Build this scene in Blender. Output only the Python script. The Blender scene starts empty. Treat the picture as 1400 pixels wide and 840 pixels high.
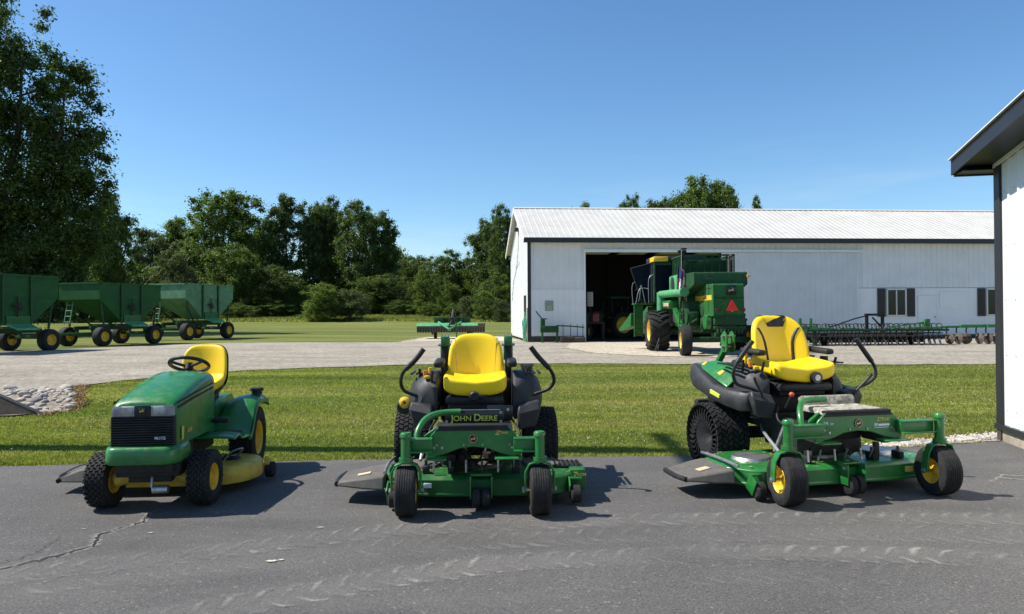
import bpy, bmesh, math, random
import numpy as np
from mathutils import Vector, Matrix, Euler
from mathutils.geometry import delaunay_2d_cdt
PI = math.pi
rad = math.radians
S = bpy.context.scene
COL = S.collection
rng = np.random.default_rng(7)
random.seed(7)

# ------------------------------------------------------------------ materials
def nodes_of(name):
    m = bpy.data.materials.new(name)
    m.use_nodes = True
    nt = m.node_tree
    b = nt.nodes['Principled BSDF']
    return m, nt, b

def N(nt, t, **kw):
    n = nt.nodes.new(t)
    for k, v in kw.items():
        if k.startswith('i_'):
            n.inputs[k[2:]].default_value = v
        else:
            setattr(n, k, v)
    return n

def noise(nt, vec, scale, detail=4, rough=.6):
    n = N(nt, 'ShaderNodeTexNoise')
    n.inputs['Scale'].default_value = scale
    n.inputs['Detail'].default_value = detail
    n.inputs['Roughness'].default_value = rough
    nt.links.new(vec, n.inputs['Vector'])
    return n.outputs['Fac']

def ramp(nt, fac, stops):
    r = N(nt, 'ShaderNodeValToRGB')
    el = r.color_ramp.elements
    while len(el) < len(stops):
        el.new(.5)
    for e, (p, c) in zip(el, stops):
        e.position = p
        e.color = (*c, 1) if len(c) == 3 else c
    nt.links.new(fac, r.inputs['Fac'])
    return r.outputs['Color']

def mixc(nt, fac, a, b, mode='MIX'):
    m = N(nt, 'ShaderNodeMix', data_type='RGBA', blend_type=mode)
    for sock, v in ((m.inputs[0], fac), (m.inputs[6], a), (m.inputs[7], b)):
        if isinstance(v, bpy.types.NodeSocket):
            nt.links.new(v, sock)
        elif isinstance(v, (int, float)):
            sock.default_value = v
        else:
            sock.default_value = (*v, 1)
    return m.outputs[2]

def bump(nt, b, h, strength=.3, dist=.01):
    n = N(nt, 'ShaderNodeBump')
    n.inputs['Strength'].default_value = strength
    n.inputs['Distance'].default_value = dist
    nt.links.new(h, n.inputs['Height'])
    nt.links.new(n.outputs['Normal'], b.inputs['Normal'])

def mk(name, col, rough=.5, metal=0., var=.18, scale=6., dirt=None, dirt_amt=.35, coat=0., bmp=0., spec=.5):
    m, nt, b = nodes_of(name)
    tc = N(nt, 'ShaderNodeTexCoord').outputs['Object']
    f = noise(nt, tc, scale, 5)
    lo = tuple(c * (1 - var) for c in col)
    hi = tuple(min(1, c * (1 + var)) for c in col)
    c = ramp(nt, f, [(.3, lo), (.7, hi)])
    if dirt:
        f2 = noise(nt, tc, scale * 2.3, 8, .7)
        k = ramp(nt, f2, [(.48, (0, 0, 0)), (.75, (dirt_amt,) * 3)])
        c = mixc(nt, k, c, dirt)
        rr = ramp(nt, f2, [(.4, (rough,) * 3), (.8, (min(1, rough + .35),) * 3)])
        nt.links.new(rr, b.inputs['Roughness'])
    else:
        b.inputs['Roughness'].default_value = rough
    nt.links.new(c, b.inputs['Base Color'])
    b.inputs['Metallic'].default_value = metal
    b.inputs['Specular IOR Level'].default_value = spec
    if coat:
        b.inputs['Coat Weight'].default_value = coat
        b.inputs['Coat Roughness'].default_value = .08
    if bmp:
        bump(nt, b, noise(nt, tc, 60, 3), bmp, .004)
    return m

DUST = (.24, .20, .14)
M = {}
M['green'] = mk('green_paint', (.014, .155, .028), .28, dirt=DUST, dirt_amt=.20, coat=.25)
M['greenworn'] = mk('worn_green_paint', (.012, .105, .020), .45, spec=.3, dirt=DUST, dirt_amt=.30, var=.25)
M['greenfade'] = mk('faded_green_paint', (.07, .19, .09), .6, dirt=(.26, .34, .25), dirt_amt=.55, var=.3, scale=2.5)
M['greendark'] = mk('dark_green_paint', (.007, .052, .014), .5, spec=.3, dirt=DUST, dirt_amt=.25)
M['wagongreen'] = mk('dull_wagon_green', (.009, .075, .016), .55, spec=.22, dirt=DUST, dirt_amt=.06, var=.25, scale=2.5)
M['greenlight'] = mk('bleached_green_paint', (.06, .30, .12), .5, dirt=DUST, dirt_amt=.25, var=.25)
M['yellow'] = mk('yellow_vinyl', (.88, .60, .012), .38, var=.05, spec=.4, bmp=.05)
M['yellowrim'] = mk('yellow_rim_paint', (.78, .47, .02), .45, dirt=(.14, .115, .07), dirt_amt=.55, var=.1)
M['yellowdeck'] = mk('dirty_yellow_paint', (.62, .43, .05), .45, dirt=(.12, .09, .05), dirt_amt=.55, var=.15)
M['black'] = mk('black_plastic', (.016, .016, .017), .48, spec=.32, var=.2, dirt=(.10, .09, .075), dirt_amt=.25)
M['blackgloss'] = mk('black_gloss', (.012, .012, .013), .2, var=.1)
M['blackmetal'] = mk('black_steel', (.018, .018, .018), .5, spec=.3, dirt=(.12, .10, .08), dirt_amt=.35)
M['greyplastic'] = mk('charcoal_plastic', (.026, .027, .029), .48, spec=.35, dirt=(.12, .11, .09), dirt_amt=.25, bmp=.1)
M['rubber'] = mk('tyre_rubber', (.017, .017, .017), .75, var=.25, spec=.3, dirt=(.13, .115, .09), dirt_amt=.28, scale=12)
M['chute'] = mk('weathered_grey_plastic', (.095, .085, .075), .7, dirt=(.20, .17, .125), dirt_amt=.5, scale=9)
M['steel'] = mk('bare_steel', (.45, .45, .45), .35, metal=.9, dirt=(.16, .12, .08), dirt_amt=.6)
M['rust'] = mk('rusty_steel', (.085, .065, .052), .8, var=.4, scale=10, dirt=(.22, .18, .14), dirt_amt=.55)
M['tine'] = mk('worn_tine_steel', (.38, .33, .27), .6, var=.3, dirt=(.1, .07, .05), dirt_amt=.6)
M['lens'] = mk('headlight_plastic', (.27, .275, .28), .12, var=.25, scale=18, coat=.6)
M['gold'] = mk('gold_lettering', (.62, .50, .10), .4, var=.05)
M['lettergreen'] = mk('yellow_green_lettering', (.55, .62, .08), .4, var=.05)
M['letterwhite'] = mk('pale_lettering', (.65, .72, .78), .4, var=.05)
M['letterdark'] = mk('dark_lettering', (.05, .04, .03), .5, var=.05)
M['letterorange'] = mk('tan_emblem', (.72, .42, .22), .4, var=.05)
M['tan'] = mk('tan_sticker', (.55, .42, .26), .6, var=.15)
M['mat_camo'] = mk('grass_caked_footplate', (.34, .31, .25), .9, var=.75, scale=22, dirt=(.05, .045, .035), dirt_amt=.7)
M['orange'] = mk('orange_knob', (.75, .22, .03), .45)
M['redknob'] = mk('red_knob', (.5, .07, .03), .45)
M['smv'] = mk('fluorescent_red', (.95, .03, .02), .35, var=.03)
M['amber'] = mk('amber_lens', (.85, .38, .02), .25)
M['redpaint'] = mk('red_enamel', (.13, .012, .012), .5)
M['tint'] = mk('tinted_glass', (.004, .007, .016), .45, var=.1, spec=.12)
M['white'] = mk('white_siding', (.70, .705, .69), .5, var=.06, scale=.8, dirt=(.45, .44, .40), dirt_amt=.18)
M['whitelow'] = mk('white_lower_siding', (.74, .745, .73), .5, var=.05, scale=.8, dirt=(.5, .48, .44), dirt_amt=.15)
M['whitedoor'] = mk('white_sliding_door', (.62, .635, .63), .5, var=.06, scale=.9, dirt=(.45, .44, .40), dirt_amt=.2)
M['roof'] = mk('weathered_white_roofing', (.50, .485, .445), .55, var=.10, scale=.9, dirt=(.36, .31, .25), dirt_amt=.5)
M['blacktrim'] = mk('black_trim', (.017, .018, .022), .45, var=.15)
M['darkwood'] = mk('dark_timber', (.055, .043, .035), .8, var=.4, scale=9)
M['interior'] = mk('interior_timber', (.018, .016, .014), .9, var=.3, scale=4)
M['footing'] = mk('weathered_footing_board', (.33, .28, .21), .85, var=.3, scale=9)
M['glassdark'] = mk('window_glass', (.008, .009, .010), .12, var=.1, coat=.1, spec=.3)
M['windowframe'] = mk('cream_window_frame', (.62, .60, .52), .5, var=.06)
M['signgreen'] = mk('grey_green_sign', (.24, .30, .22), .6, var=.08)
M['paper'] = mk('white_board', (.38, .38, .36), .6, var=.1)
M['flagred'] = mk('flag_red', (.45, .03, .05), .8, var=.1)
M['flagwhite'] = mk('flag_white', (.75, .73, .72), .8, var=.05)
M['flagblue'] = mk('flag_blue', (.03, .04, .16), .8, var=.1)
M['stone'] = mk('pale_fieldstone', (.42, .375, .315), .85, var=.4, scale=5, dirt=(.16, .135, .11), dirt_amt=.55, bmp=.3)
M['stonedark'] = mk('grey_fieldstone', (.20, .19, .18), .85, var=.4, scale=5, dirt=(.42, .39, .34), dirt_amt=.4, bmp=.3)
M['bark'] = mk('bark', (.075, .06, .047), .95, var=.4, scale=7)
M['polewood'] = mk('pole_timber', (.14, .11, .085), .9, var=.35, scale=6)
M['concrete'] = mk('concrete_collar', (.42, .40, .36), .85, var=.15, scale=4)

def leaf_mat(name, c1, c2, trans=.35):
    m, nt, b = nodes_of(name)
    g = N(nt, 'ShaderNodeNewGeometry')
    pos = g.outputs['Position']
    f = noise(nt, pos, .5, 3)
    a = ramp(nt, g.outputs['Random Per Island'], [(0, c1), (.8, c2), (1, tuple(min(1, x * 1.5) for x in c2))])
    k = ramp(nt, f, [(.3, (.62,) * 3), (.7, (1.25,) * 3)])
    c = mixc(nt, 1., a, k, 'MULTIPLY')
    nt.links.new(c, b.inputs['Base Color'])
    b.inputs['Roughness'].default_value = .55
    b.inputs['Specular IOR Level'].default_value = .25
    t = N(nt, 'ShaderNodeBsdfTranslucent')
    tc = mixc(nt, 1., c, (1.3, 1.5, .5), 'MULTIPLY')
    nt.links.new(tc, t.inputs['Color'])
    ms = N(nt, 'ShaderNodeMixShader')
    ms.inputs[0].default_value = trans
    nt.links.new(b.outputs[0], ms.inputs[1])
    nt.links.new(t.outputs[0], ms.inputs[2])
    nt.links.new(ms.outputs[0], nt.nodes['Material Output'].inputs['Surface'])
    return m

M['leaf_dark'] = leaf_mat('dark_leaves', (.060, .092, .026), (.100, .138, .036), .38)
M['leaf_mid'] = leaf_mat('mid_green_leaves', (.075, .115, .025), (.12, .165, .038), .4)
M['leaf_light'] = leaf_mat('light_green_leaves', (.095, .140, .030), (.140, .185, .045), .42)
M['leaf_grey'] = leaf_mat('grey_green_leaves', (.07, .095, .04), (.115, .135, .06), .35)

# ------------------------------------------------------------------ mesh builder
class MB:
    def __init__(self):
        self.v, self.f = [], []
    def add(self, v, f, T=None):
        o = len(self.v)
        if T is not None:
            v = [T @ Vector(p) for p in v]
        self.v.extend(tuple(p) for p in v)
        self.f.extend(tuple(i + o for i in q) for q in f)
        return self
    def loft(self, rings, cap0=True, cap1=True, closed=True, T=None):
        n = len(rings[0])
        v = [p for r in rings for p in r]
        f = []
        for k in range(len(rings) - 1):
            for i in range(n if closed else n - 1):
                j = (i + 1) % n
                f.append((k * n + i, k * n + j, (k + 1) * n + j, (k + 1) * n + i))
        if cap0: f.append(tuple(reversed(range(n))))
        if cap1: f.append(tuple(range((len(rings) - 1) * n, len(rings) * n)))
        return self.add(v, f, T)
    def box(self, c, s, rot=None, bev=0., T=None, seg=2):
        bm = bmesh.new()
        bmesh.ops.create_cube(bm, size=1)
        for w in bm.verts:
            w.co = Vector((w.co.x * s[0], w.co.y * s[1], w.co.z * s[2]))
        if bev:
            bmesh.ops.bevel(bm, geom=bm.edges[:], offset=min(bev, min(s) * .49), segments=seg, affect='EDGES', profile=.5)
        R = Matrix.Translation(c)
        if rot: R = R @ Euler(rot).to_matrix().to_4x4()
        if T is not None: R = T @ R
        bm.verts.index_update()
        self.add([w.co.copy() for w in bm.verts], [tuple(w.index for w in q.verts) for q in bm.faces], R)
        bm.free()
        return self
    def tube(self, pts, r, n=10, smooth=True, T=None, flat=1., caps=True):
        pts = [Vector(p) for p in pts]
        if smooth and len(pts) > 2:
            q = []
            P = [pts[0]] + pts + [pts[-1]]
            for i in range(1, len(P) - 2):
                for t in (0, .25, .5, .75):
                    a, b, c, d = P[i - 1], P[i], P[i + 1], P[i + 2]
                    q.append(.5 * ((2 * b) + (c - a) * t + (2 * a - 5 * b + 4 * c - d) * t * t + (3 * b - a - 3 * c + d) * t ** 3))
            q.append(pts[-1])
            rr = [r] * len(q) if not isinstance(r, (list, tuple)) else [np.interp(k / 4, range(len(r)), r) for k in range(len(q))]
            pts = q
        else:
            rr = [r] * len(pts) if not isinstance(r, (list, tuple)) else r
        rings = []
        up = None
        for i, p in enumerate(pts):
            d = (pts[min(i + 1, len(pts) - 1)] - pts[max(i - 1, 0)]).normalized()
            if up is None:
                up = Vector((0, 0, 1)) if abs(d.z) < .9 else Vector((0, 1, 0))
            s = d.cross(up)
            s.normalize()
            up = s.cross(d).normalized()
            rings.append([p + (s * math.cos(2 * PI * k / n) * flat + up * math.sin(2 * PI * k / n)) * rr[i] for k in range(n)])
        return self.loft(rings, caps, caps, True, T)
    def cyl(self, a, b, r0, r1=None, n=20, T=None):
        return self.tube([a, b], [r0, r0 if r1 is None else r1], n, False, T)
    def lathe(self, prof, c=(0, 0, 0), axis='x', n=36, a0=0, a1=2 * PI, T=None):
        full = abs(a1 - a0 - 2 * PI) < 1e-6
        m = n if full else n + 1
        rings = []
        for k in range(m):
            t = a0 + (a1 - a0) * k / n
            cs, sn = math.cos(t), math.sin(t)
            ring = []
            for h, r in prof:
                q = {'x': (h, r * cs, r * sn), 'y': (r * sn, h, r * cs), 'z': (r * cs, r * sn, h)}[axis]
                ring.append((c[0] + q[0], c[1] + q[1], c[2] + q[2]))
            rings.append(ring)
        p = len(prof)
        v = [q for r in rings for q in r]
        f = []
        for k in range(m if full else m - 1):
            k2 = (k + 1) % m
            for i in range(p - 1):
                f.append((k * p + i, k * p + i + 1, k2 * p + i + 1, k2 * p + i))
        return self.add(v, f, T)
    def prism(self, poly, axis, a0, a1, T=None):
        def q(u, w, h):
            return {'x': (h, u, w), 'y': (u, h, w), 'z': (u, w, h)}[axis]
        return self.loft([[q(u, w, a0) for u, w in poly], [q(u, w, a1) for u, w in poly]], T=T)
    def ell(self, c, r, n=14, T=None):
        prof = [(math.cos(PI * k / n), math.sin(PI * k / n)) for k in range(n + 1)]
        rings = [[(c[0] + r[0] * s * math.cos(2 * PI * j / (2 * n)), c[1] + r[1] * s * math.sin(2 * PI * j / (2 * n)), c[2] + r[2] * h) for j in range(2 * n)] for h, s in prof[1:-1]]
        return self.loft(rings, T=T)
    def pad(self, outline, front, back, bend=lambda x, z: 0., T=None, boxy=False):
        """cushion in the XZ plane: closed outline inflated towards -Y by front and +Y by back"""
        cx = sum(p[0] for p in outline) / len(outline)
        cz = sum(p[1] for p in outline) / len(outline)
        rings = []
        sq = [(.04, 1), (.3, 1), (.55, 1), (.75, .98), (.87, .9), (.94, .76), (.985, .45), (1., 0.)] if not boxy else [(.04, 1), (.4, 1), (.7, 1), (.84, .99), (.92, .95), (.965, .86), (.99, .70), (1., .48)]
        for s, d in sq:
            rings.append([(cx + (x - cx) * s, -front * d + bend(cx + (x - cx) * s, cz + (z - cz) * s), cz + (z - cz) * s) for x, z in outline])
        for s, d in reversed(sq if boxy else sq[:-1]):
            rings.append([(cx + (x - cx) * s, back * d + bend(cx + (x - cx) * s, cz + (z - cz) * s), cz + (z - cz) * s) for x, z in outline])
        return self.loft(rings, T=T)
    def mesh(self, name, mat, sharp=38):
        me = bpy.data.meshes.new(name)
        me.from_pydata(self.v, [], self.f)
        bm = bmesh.new(); bm.from_mesh(me)
        bmesh.ops.recalc_face_normals(bm, faces=bm.faces[:])
        bm.to_mesh(me); bm.free()
        for m in (mat if isinstance(mat, (list, tuple)) else [mat]):
            me.materials.append(m)
        if sharp:
            me.polygons.foreach_set('use_smooth', [True] * len(me.polygons))
            me.set_sharp_from_angle(angle=rad(sharp))
        return me
    def build(self, name, mat, parent=None, bev=0., sharp=38, label=None):
        return link(name, self.mesh(name, mat, sharp), parent, bev, label)

def link(name, me, parent=None, bev=0., label=None):
    o = bpy.data.objects.new(name, me)
    COL.objects.link(o)
    if parent is not None: o.parent = parent
    if bev:
        md = o.modifiers.new('bevel', 'BEVEL')
        md.width = bev; md.segments = 2; md.limit_method = 'ANGLE'; md.angle_limit = rad(40)
    if label: o['label'] = label
    return o

def thing(name, label, cat, loc=(0, 0, 0), rotz=0., group=None):
    o = bpy.data.objects.new(name, None)
    o.empty_display_size = .2
    COL.objects.link(o)
    o.location = loc; o.rotation_euler = (0, 0, rotz)
    return tag(o, label, cat, group)

def tag(o, label, cat, group=None, kind=None):
    o['label'] = label; o['category'] = cat
    if group: o['group'] = group
    if kind: o['kind'] = kind
    return o

def sub(name, parent, loc=(0, 0, 0), rotz=0.):
    o = bpy.data.objects.new(name, None)
    o.empty_display_size = .1
    COL.objects.link(o)
    o.parent = parent; o.location = loc; o.rotation_euler = (0, 0, rotz)
    return o

def copy_tree(o, parent=None):
    c = o.copy(); COL.objects.link(c)
    if parent is not None: c.parent = parent
    for ch in list(o.children): copy_tree(ch, c)
    return c

def text(name, body, size, mat, parent, T, extrude=.0015, shear=0., sx=1.):
    cu = bpy.data.curves.new(name, 'FONT')
    cu.body = body; cu.size = size; cu.extrude = extrude; cu.shear = shear
    cu.align_x = 'CENTER'; cu.align_y = 'CENTER'; cu.offset = size * .012
    o = bpy.data.objects.new(name, cu)
    COL.objects.link(o)
    me = bpy.data.meshes.new_from_object(o.evaluated_get(bpy.context.evaluated_depsgraph_get()))
    bpy.data.objects.remove(o); bpy.data.curves.remove(cu)
    me.transform(T @ Matrix.Diagonal((sx, 1, 1, 1)))
    me.name = name
    me.materials.clear(); me.materials.append(mat)
    return link(name, me, parent)

FACE = Euler((PI / 2, 0, 0)).to_matrix().to_4x4()       # XY drawing -> faces -Y
def face_at(x, y, z, rx=0): return Matrix.Translation((x, y, z)) @ Euler((PI / 2 + rx, 0, 0)).to_matrix().to_4x4()

DEER = [(-.50, -.08), (-.44, .04), (-.30, .08), (-.02, .02), (.10, .14), (.20, .22), (.20, .34), (.06, .44), (.20, .42), (.24, .30), (.28, .30), (.34, .18), (.44, .10), (.40, .05), (.26, .08), (.24, -.04),
        (.46, -.10), (.48, -.16), (.22, -.14), (.02, -.12), (-.18, -.10), (-.26, -.16), (-.38, -.38), (-.43, -.38), (-.36, -.12), (-.44, -.06)]
def badge(parent, T, r, plate, deer, square=False):
    """round or square plate with a leaping-deer emblem, drawn in XY, facing +Z of T"""
    b = MB()
    if square: b.box((0, 0, .002), (2 * r, 2 * r, .008), bev=.003, T=T)
    else: b.lathe([(.0, 0.001), (.006, r * .98), (0, r)], axis='z', n=28, T=T)
    if not square: b.lathe([(.006, .0005), (.0061, r * .98)], axis='z', n=28, T=T)
    bo = b.build('badge', plate, parent)
    d = MB().prism([(x * r * 1.25, y * r * 1.25) for x, y in DEER], 'z', .0065, .0095, T=T)
    if not square: d.lathe([(.0062, r * .86), (.0085, r * .87), (.0085, r * .95), (.0062, r * .96)], axis='z', n=28, T=T)
    d.build('emblem', deer, bo)
    return bo

def text_run(name, segs, mat, parent, T, width, extrude=.0015):
    """pieces of lettering (string, size, gap before) set one after another on a common baseline, fitted to width"""
    V, F, x = [], [], 0.
    for body, size, gap in segs:
        cu = bpy.data.curves.new(name, 'FONT')
        cu.body = body; cu.size = size; cu.extrude = extrude; cu.offset = size * .012
        o = bpy.data.objects.new(name, cu); COL.objects.link(o)
        me = bpy.data.meshes.new_from_object(o.evaluated_get(bpy.context.evaluated_depsgraph_get()))
        bpy.data.objects.remove(o); bpy.data.curves.remove(cu)
        x0 = min(v.co.x for v in me.vertices)
        n0 = len(V)
        V += [(v.co.x - x0 + x + gap, v.co.y, v.co.z) for v in me.vertices]
        F += [tuple(i + n0 for i in q.vertices) for q in me.polygons]
        x = max(v[0] for v in V[n0:])
        bpy.data.meshes.remove(me)
    h = max(v[1] for v in V)
    k = width / x
    V = [T @ Vector((v[0] * k - width / 2, v[1] - h / 2, v[2])) for v in V]
    me = bpy.data.meshes.new(name); me.from_pydata(V, [], F); me.materials.append(mat)
    return link(name, me, parent)

# ------------------------------------------------------------------ wheels
_cache = {}
def tyre_mesh(R, W, ri, style):
    key = ('t', R, W, ri, style)
    if key in _cache: return _cache[key]
    b = MB()
    w = W / 2
    n = 56
    def body(Rr):
        prof = [(-w * .80, ri), (-w * .96, ri + (Rr - ri) * .25), (-w, ri + (Rr - ri) * .5), (-w * .95, ri + (Rr - ri) * .75), (-w * .86, Rr * .965), (-w * .7, Rr * .99)]
        if style == 'rib':
            k = 6
            top = []
            for i in range(k):
                x0 = -w * .66 + i * (w * 1.32 / k)
                top += [(x0, Rr * .978), (x0 + w * .05, Rr * .978), (x0 + w * .06, Rr), (x0 + w * 1.32 / k - .001, Rr)]
            prof += top
        else:
            prof += [(-w * .35, Rr), (0, Rr * 1.002), (w * .35, Rr)]
        prof += [(w * .7, Rr * .99), (w * .86, Rr * .965), (w * .95, ri + (Rr - ri) * .75), (w, ri + (Rr - ri) * .5), (w * .96, ri + (Rr - ri) * .25), (w * .80, ri), (w * .78, ri - .008), (-w * .78, ri - .008), (-w * .80, ri)]
        b.lathe(prof, n=n)
    def block(x0, x1, t0, t1, s0, s1, r0, r1, drop0=0, drop1=0):
        pts = []
        for r_ in (0, 1):
            for x, s, dr in ((x0, s0, drop0), (x1, s1, drop1)):
                for t in (t0, t1):
                    rr = (r0 if r_ == 0 else r1) - dr
                    pts.append((x, rr * math.cos(t + s), rr * math.sin(t + s)))
        b.add(pts, [(0, 1, 3, 2), (4, 6, 7, 5), (0, 4, 5, 1), (2, 3, 7, 6), (0, 2, 6, 4), (1, 5, 7, 3)])
    if style == 'turf':
        Rr = R - .011
        body(Rr)
        nb = int(2 * PI * R / .045)
        rows = 7
        for i in range(nb):
            for j in range(rows):
                xa = -w * .93 + j * (w * 1.86 / rows)
                xb = xa + w * 1.86 / rows * .82
                t = 2 * PI * (i + .5 * (j % 2)) / nb
                sg = 1 if j % 2 else -1
                d = lambda x: (abs(x) / w) ** 4 * R * .035
                block(xa, xb, t, t + 2 * PI / nb * .68, -.02 * sg, .02 * sg, Rr - .004, R, d(xa), d(xb))
    elif style == 'tweel':
        Rr = R - .02
        body(Rr)
        nb = 34
        rng2 = random.Random(3)
        for i in range(nb):
            for j in range(6):
                xa = -w * .97 + j * (w * 1.94 / 6)
                xb = xa + w * 1.94 / 6 * .84
                t = 2 * PI * (i + (.5 if j % 2 else 0)) / nb
                k = .05 * (1 if j % 2 else -1)
                block(xa, xb, t, t + 2 * PI / nb * rng2.uniform(.66, .8), -k, k, Rr - .005, R, 0, 0)
    elif style == 'lug':
        Rr = R * .93
        body(Rr)
        nb = 17
        for i in range(nb):
            for sg in (-1, 1):
                t = 2 * PI * (i + (.5 if sg > 0 else 0)) / nb
                for k in range(4):
                    a, c_ = k / 4, (k + 1) / 4
                    d0, d1 = R * .05 * a ** 3, R * .05 * c_ ** 3
                    block(sg * w * (.03 + .97 * a), sg * w * (.03 + .97 * c_), t, t + 2 * PI / nb * .34, -a * .30, -c_ * .30, Rr - .03, R, d0, d1)
    else:
        body(R)
    me = b.mesh('tyre', M['rubber'], 30)
    _cache[key] = me
    return me

def rim_mesh(W, ri, mat, kind='dish'):
    key = ('r', W, ri, mat, kind)
    if key in _cache: return _cache[key]
    b = MB()
    w = W / 2
    if kind == 'tweel':
        b.lathe([(w * .9, ri), (w * .92, ri * .97), (w * .5, ri * .95), (-w * .5, ri * .95), (-w * .92, ri * .97), (-w * .9, ri)], n=40)
        b.lathe([(-w * .15, .01), (-w * .1, ri * .40), (w * .8, ri * .47), (w * .8, ri * .56), (-w * .8, ri * .56), (-w * .8, ri * .5), (-w * .3, .01)], n=32)
        for k in range(30):
            t = 2 * PI * k / 30
            T = Matrix.Rotation(t, 4, 'X')
            for a, c_ in ((.10, -.06),):
                b.loft([[(-w * .86, -.006, ri * .54), (w * .86, -.006, ri * .54), (w * .86, .006, ri * .54), (-w * .86, .006, ri * .54)],
                        [(-w * .86, ri * a - .006, ri * .75), (w * .86, ri * a - .006, ri * .75), (w * .86, ri * a + .006, ri * .75), (-w * .86, ri * a + .006, ri * .75)],
                        [(-w * .86, -.006, ri * .97), (w * .86, -.006, ri * .97), (w * .86, .006, ri * .97), (-w * .86, .006, ri * .97)]], T=T)
    else:
        for s in (1, -1):
            b.lathe([(s * w * .80, ri * 1.03), (s * w * .86, ri * .99), (s * w * .80, ri * .93), (s * w * .62, ri * .86), (s * w * .30, ri * .80), (s * w * .22, ri * .55), (s * w * .34, ri * .38), (s * w * .40, ri * .34), (s * w * .42, ri * .22), (s * w * .5, ri * .20), (s * w * .5, .002)], n=36)
            for k in range(5):
                t = 2 * PI * k / 5 + .3
                y, z = ri * .46 * math.cos(t), ri * .46 * math.sin(t)
                b.cyl((s * w * .2, y, z), (s * w * .40, y, z), ri * .06, n=6)
    me = b.mesh('rim', mat, 35)
    _cache[key] = me
    return me

def wheel(parent, loc, R, W, ri, style, rim, yaw=0., name='wheel', kind='dish'):
    w = sub(name, parent, loc, yaw)
    link('tyre', tyre_mesh(R, W, ri, style), w)
    link('rim', rim_mesh(W, ri, rim, kind), w)
    return w
# ------------------------------------------------------------------ terrain
def sst(a, b, x):
    t = np.clip((x - a) / (b - a), 0, 1)
    return t * t * (3 - 2 * t)
def tz(x, y):
    x = np.asarray(x, float); y = np.asarray(y, float)
    z = .15 * sst(15, 28, y) * sst(-4, -15, x)
    z = z + 1.45 * sst(52, 125, y)
    d = np.sqrt(((x + 9.6) / 3.4) ** 2 + ((y - 11.95) / 1.5) ** 2)
    z = z - .38 * (1 - sst(.15, 1., d))
    lawn = sst(8.0, 10.5, y) * sst(20.5, 17, y)
    z = z + lawn * .03 * np.sin(x * .5 + 1) * np.cos(y * .6)
    z = z - .012 * sst(15., 9., y) + .012
    return z
def tzf(x, y): return float(tz(x, y))

def axis_coords(lo, hi, step, far):
    a = list(np.arange(lo, hi + 1e-6, step))
    s = step; v = hi
    while v < far:
        s *= 1.25; v += s; a.append(v)
    s = step; v = lo
    while v > -far:
        s *= 1.25; v -= s; a.insert(0, v)
    return np.array(a)

def grid_mesh(xs, ys, zoff):
    X, Y = np.meshgrid(xs, ys)
    Z = tz(X, Y) + zoff
    v = np.stack([X, Y, Z], -1).reshape(-1, 3)
    nx, ny = len(xs), len(ys)
    i = np.arange(nx * ny).reshape(ny, nx)
    f = np.stack([i[:-1, :-1], i[:-1, 1:], i[1:, 1:], i[1:, :-1]], -1).reshape(-1, 4)
    return v, f

def np_mesh(name, v, f, mat, smooth=True):
    me = bpy.data.meshes.new(name)
    nv, nf, k = len(v), len(f), f.shape[1]
    me.vertices.add(nv); me.loops.add(nf * k); me.polygons.add(nf)
    me.vertices.foreach_set('co', np.ascontiguousarray(v, dtype=np.float32).ravel())
    me.loops.foreach_set('vertex_index', np.ascontiguousarray(f, dtype=np.int32).ravel())
    me.polygons.foreach_set('loop_start', np.arange(0, nf * k, k, dtype=np.int32))
    if smooth: me.polygons.foreach_set('use_smooth', np.ones(nf, bool))
    me.materials.append(mat)
    me.update(calc_edges=True)
    return me

def dense(poly, step, jit, closed=True):
    out = []
    n = len(poly)
    for i in range(n if closed else n - 1):
        a, b = poly[i], poly[(i + 1) % n]
        L = math.hypot(b[0] - a[0], b[1] - a[1])
        k = max(1, int(L / step))
        for j in range(k):
            t = j / k
            q = (a[0] + (b[0] - a[0]) * t, a[1] + (b[1] - a[1]) * t)
            s = jit * min(1, 25 / max(1, abs(q[0])))
            out.append((q[0] + random.uniform(-s, s), q[1] + random.uniform(-s, s)))
    return out

def inside(poly, x, y):
    x = np.asarray(x); y = np.asarray(y)
    c = np.zeros(x.shape, bool)
    n = len(poly)
    for i in range(n):
        x0, y0 = poly[i]; x1, y1 = poly[(i + 1) % n]
        if y0 == y1: continue
        k = ((y0 > y) != (y1 > y)) & (x < (x1 - x0) * (y - y0) / (y1 - y0) + x0)
        c ^= k
    return c

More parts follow.
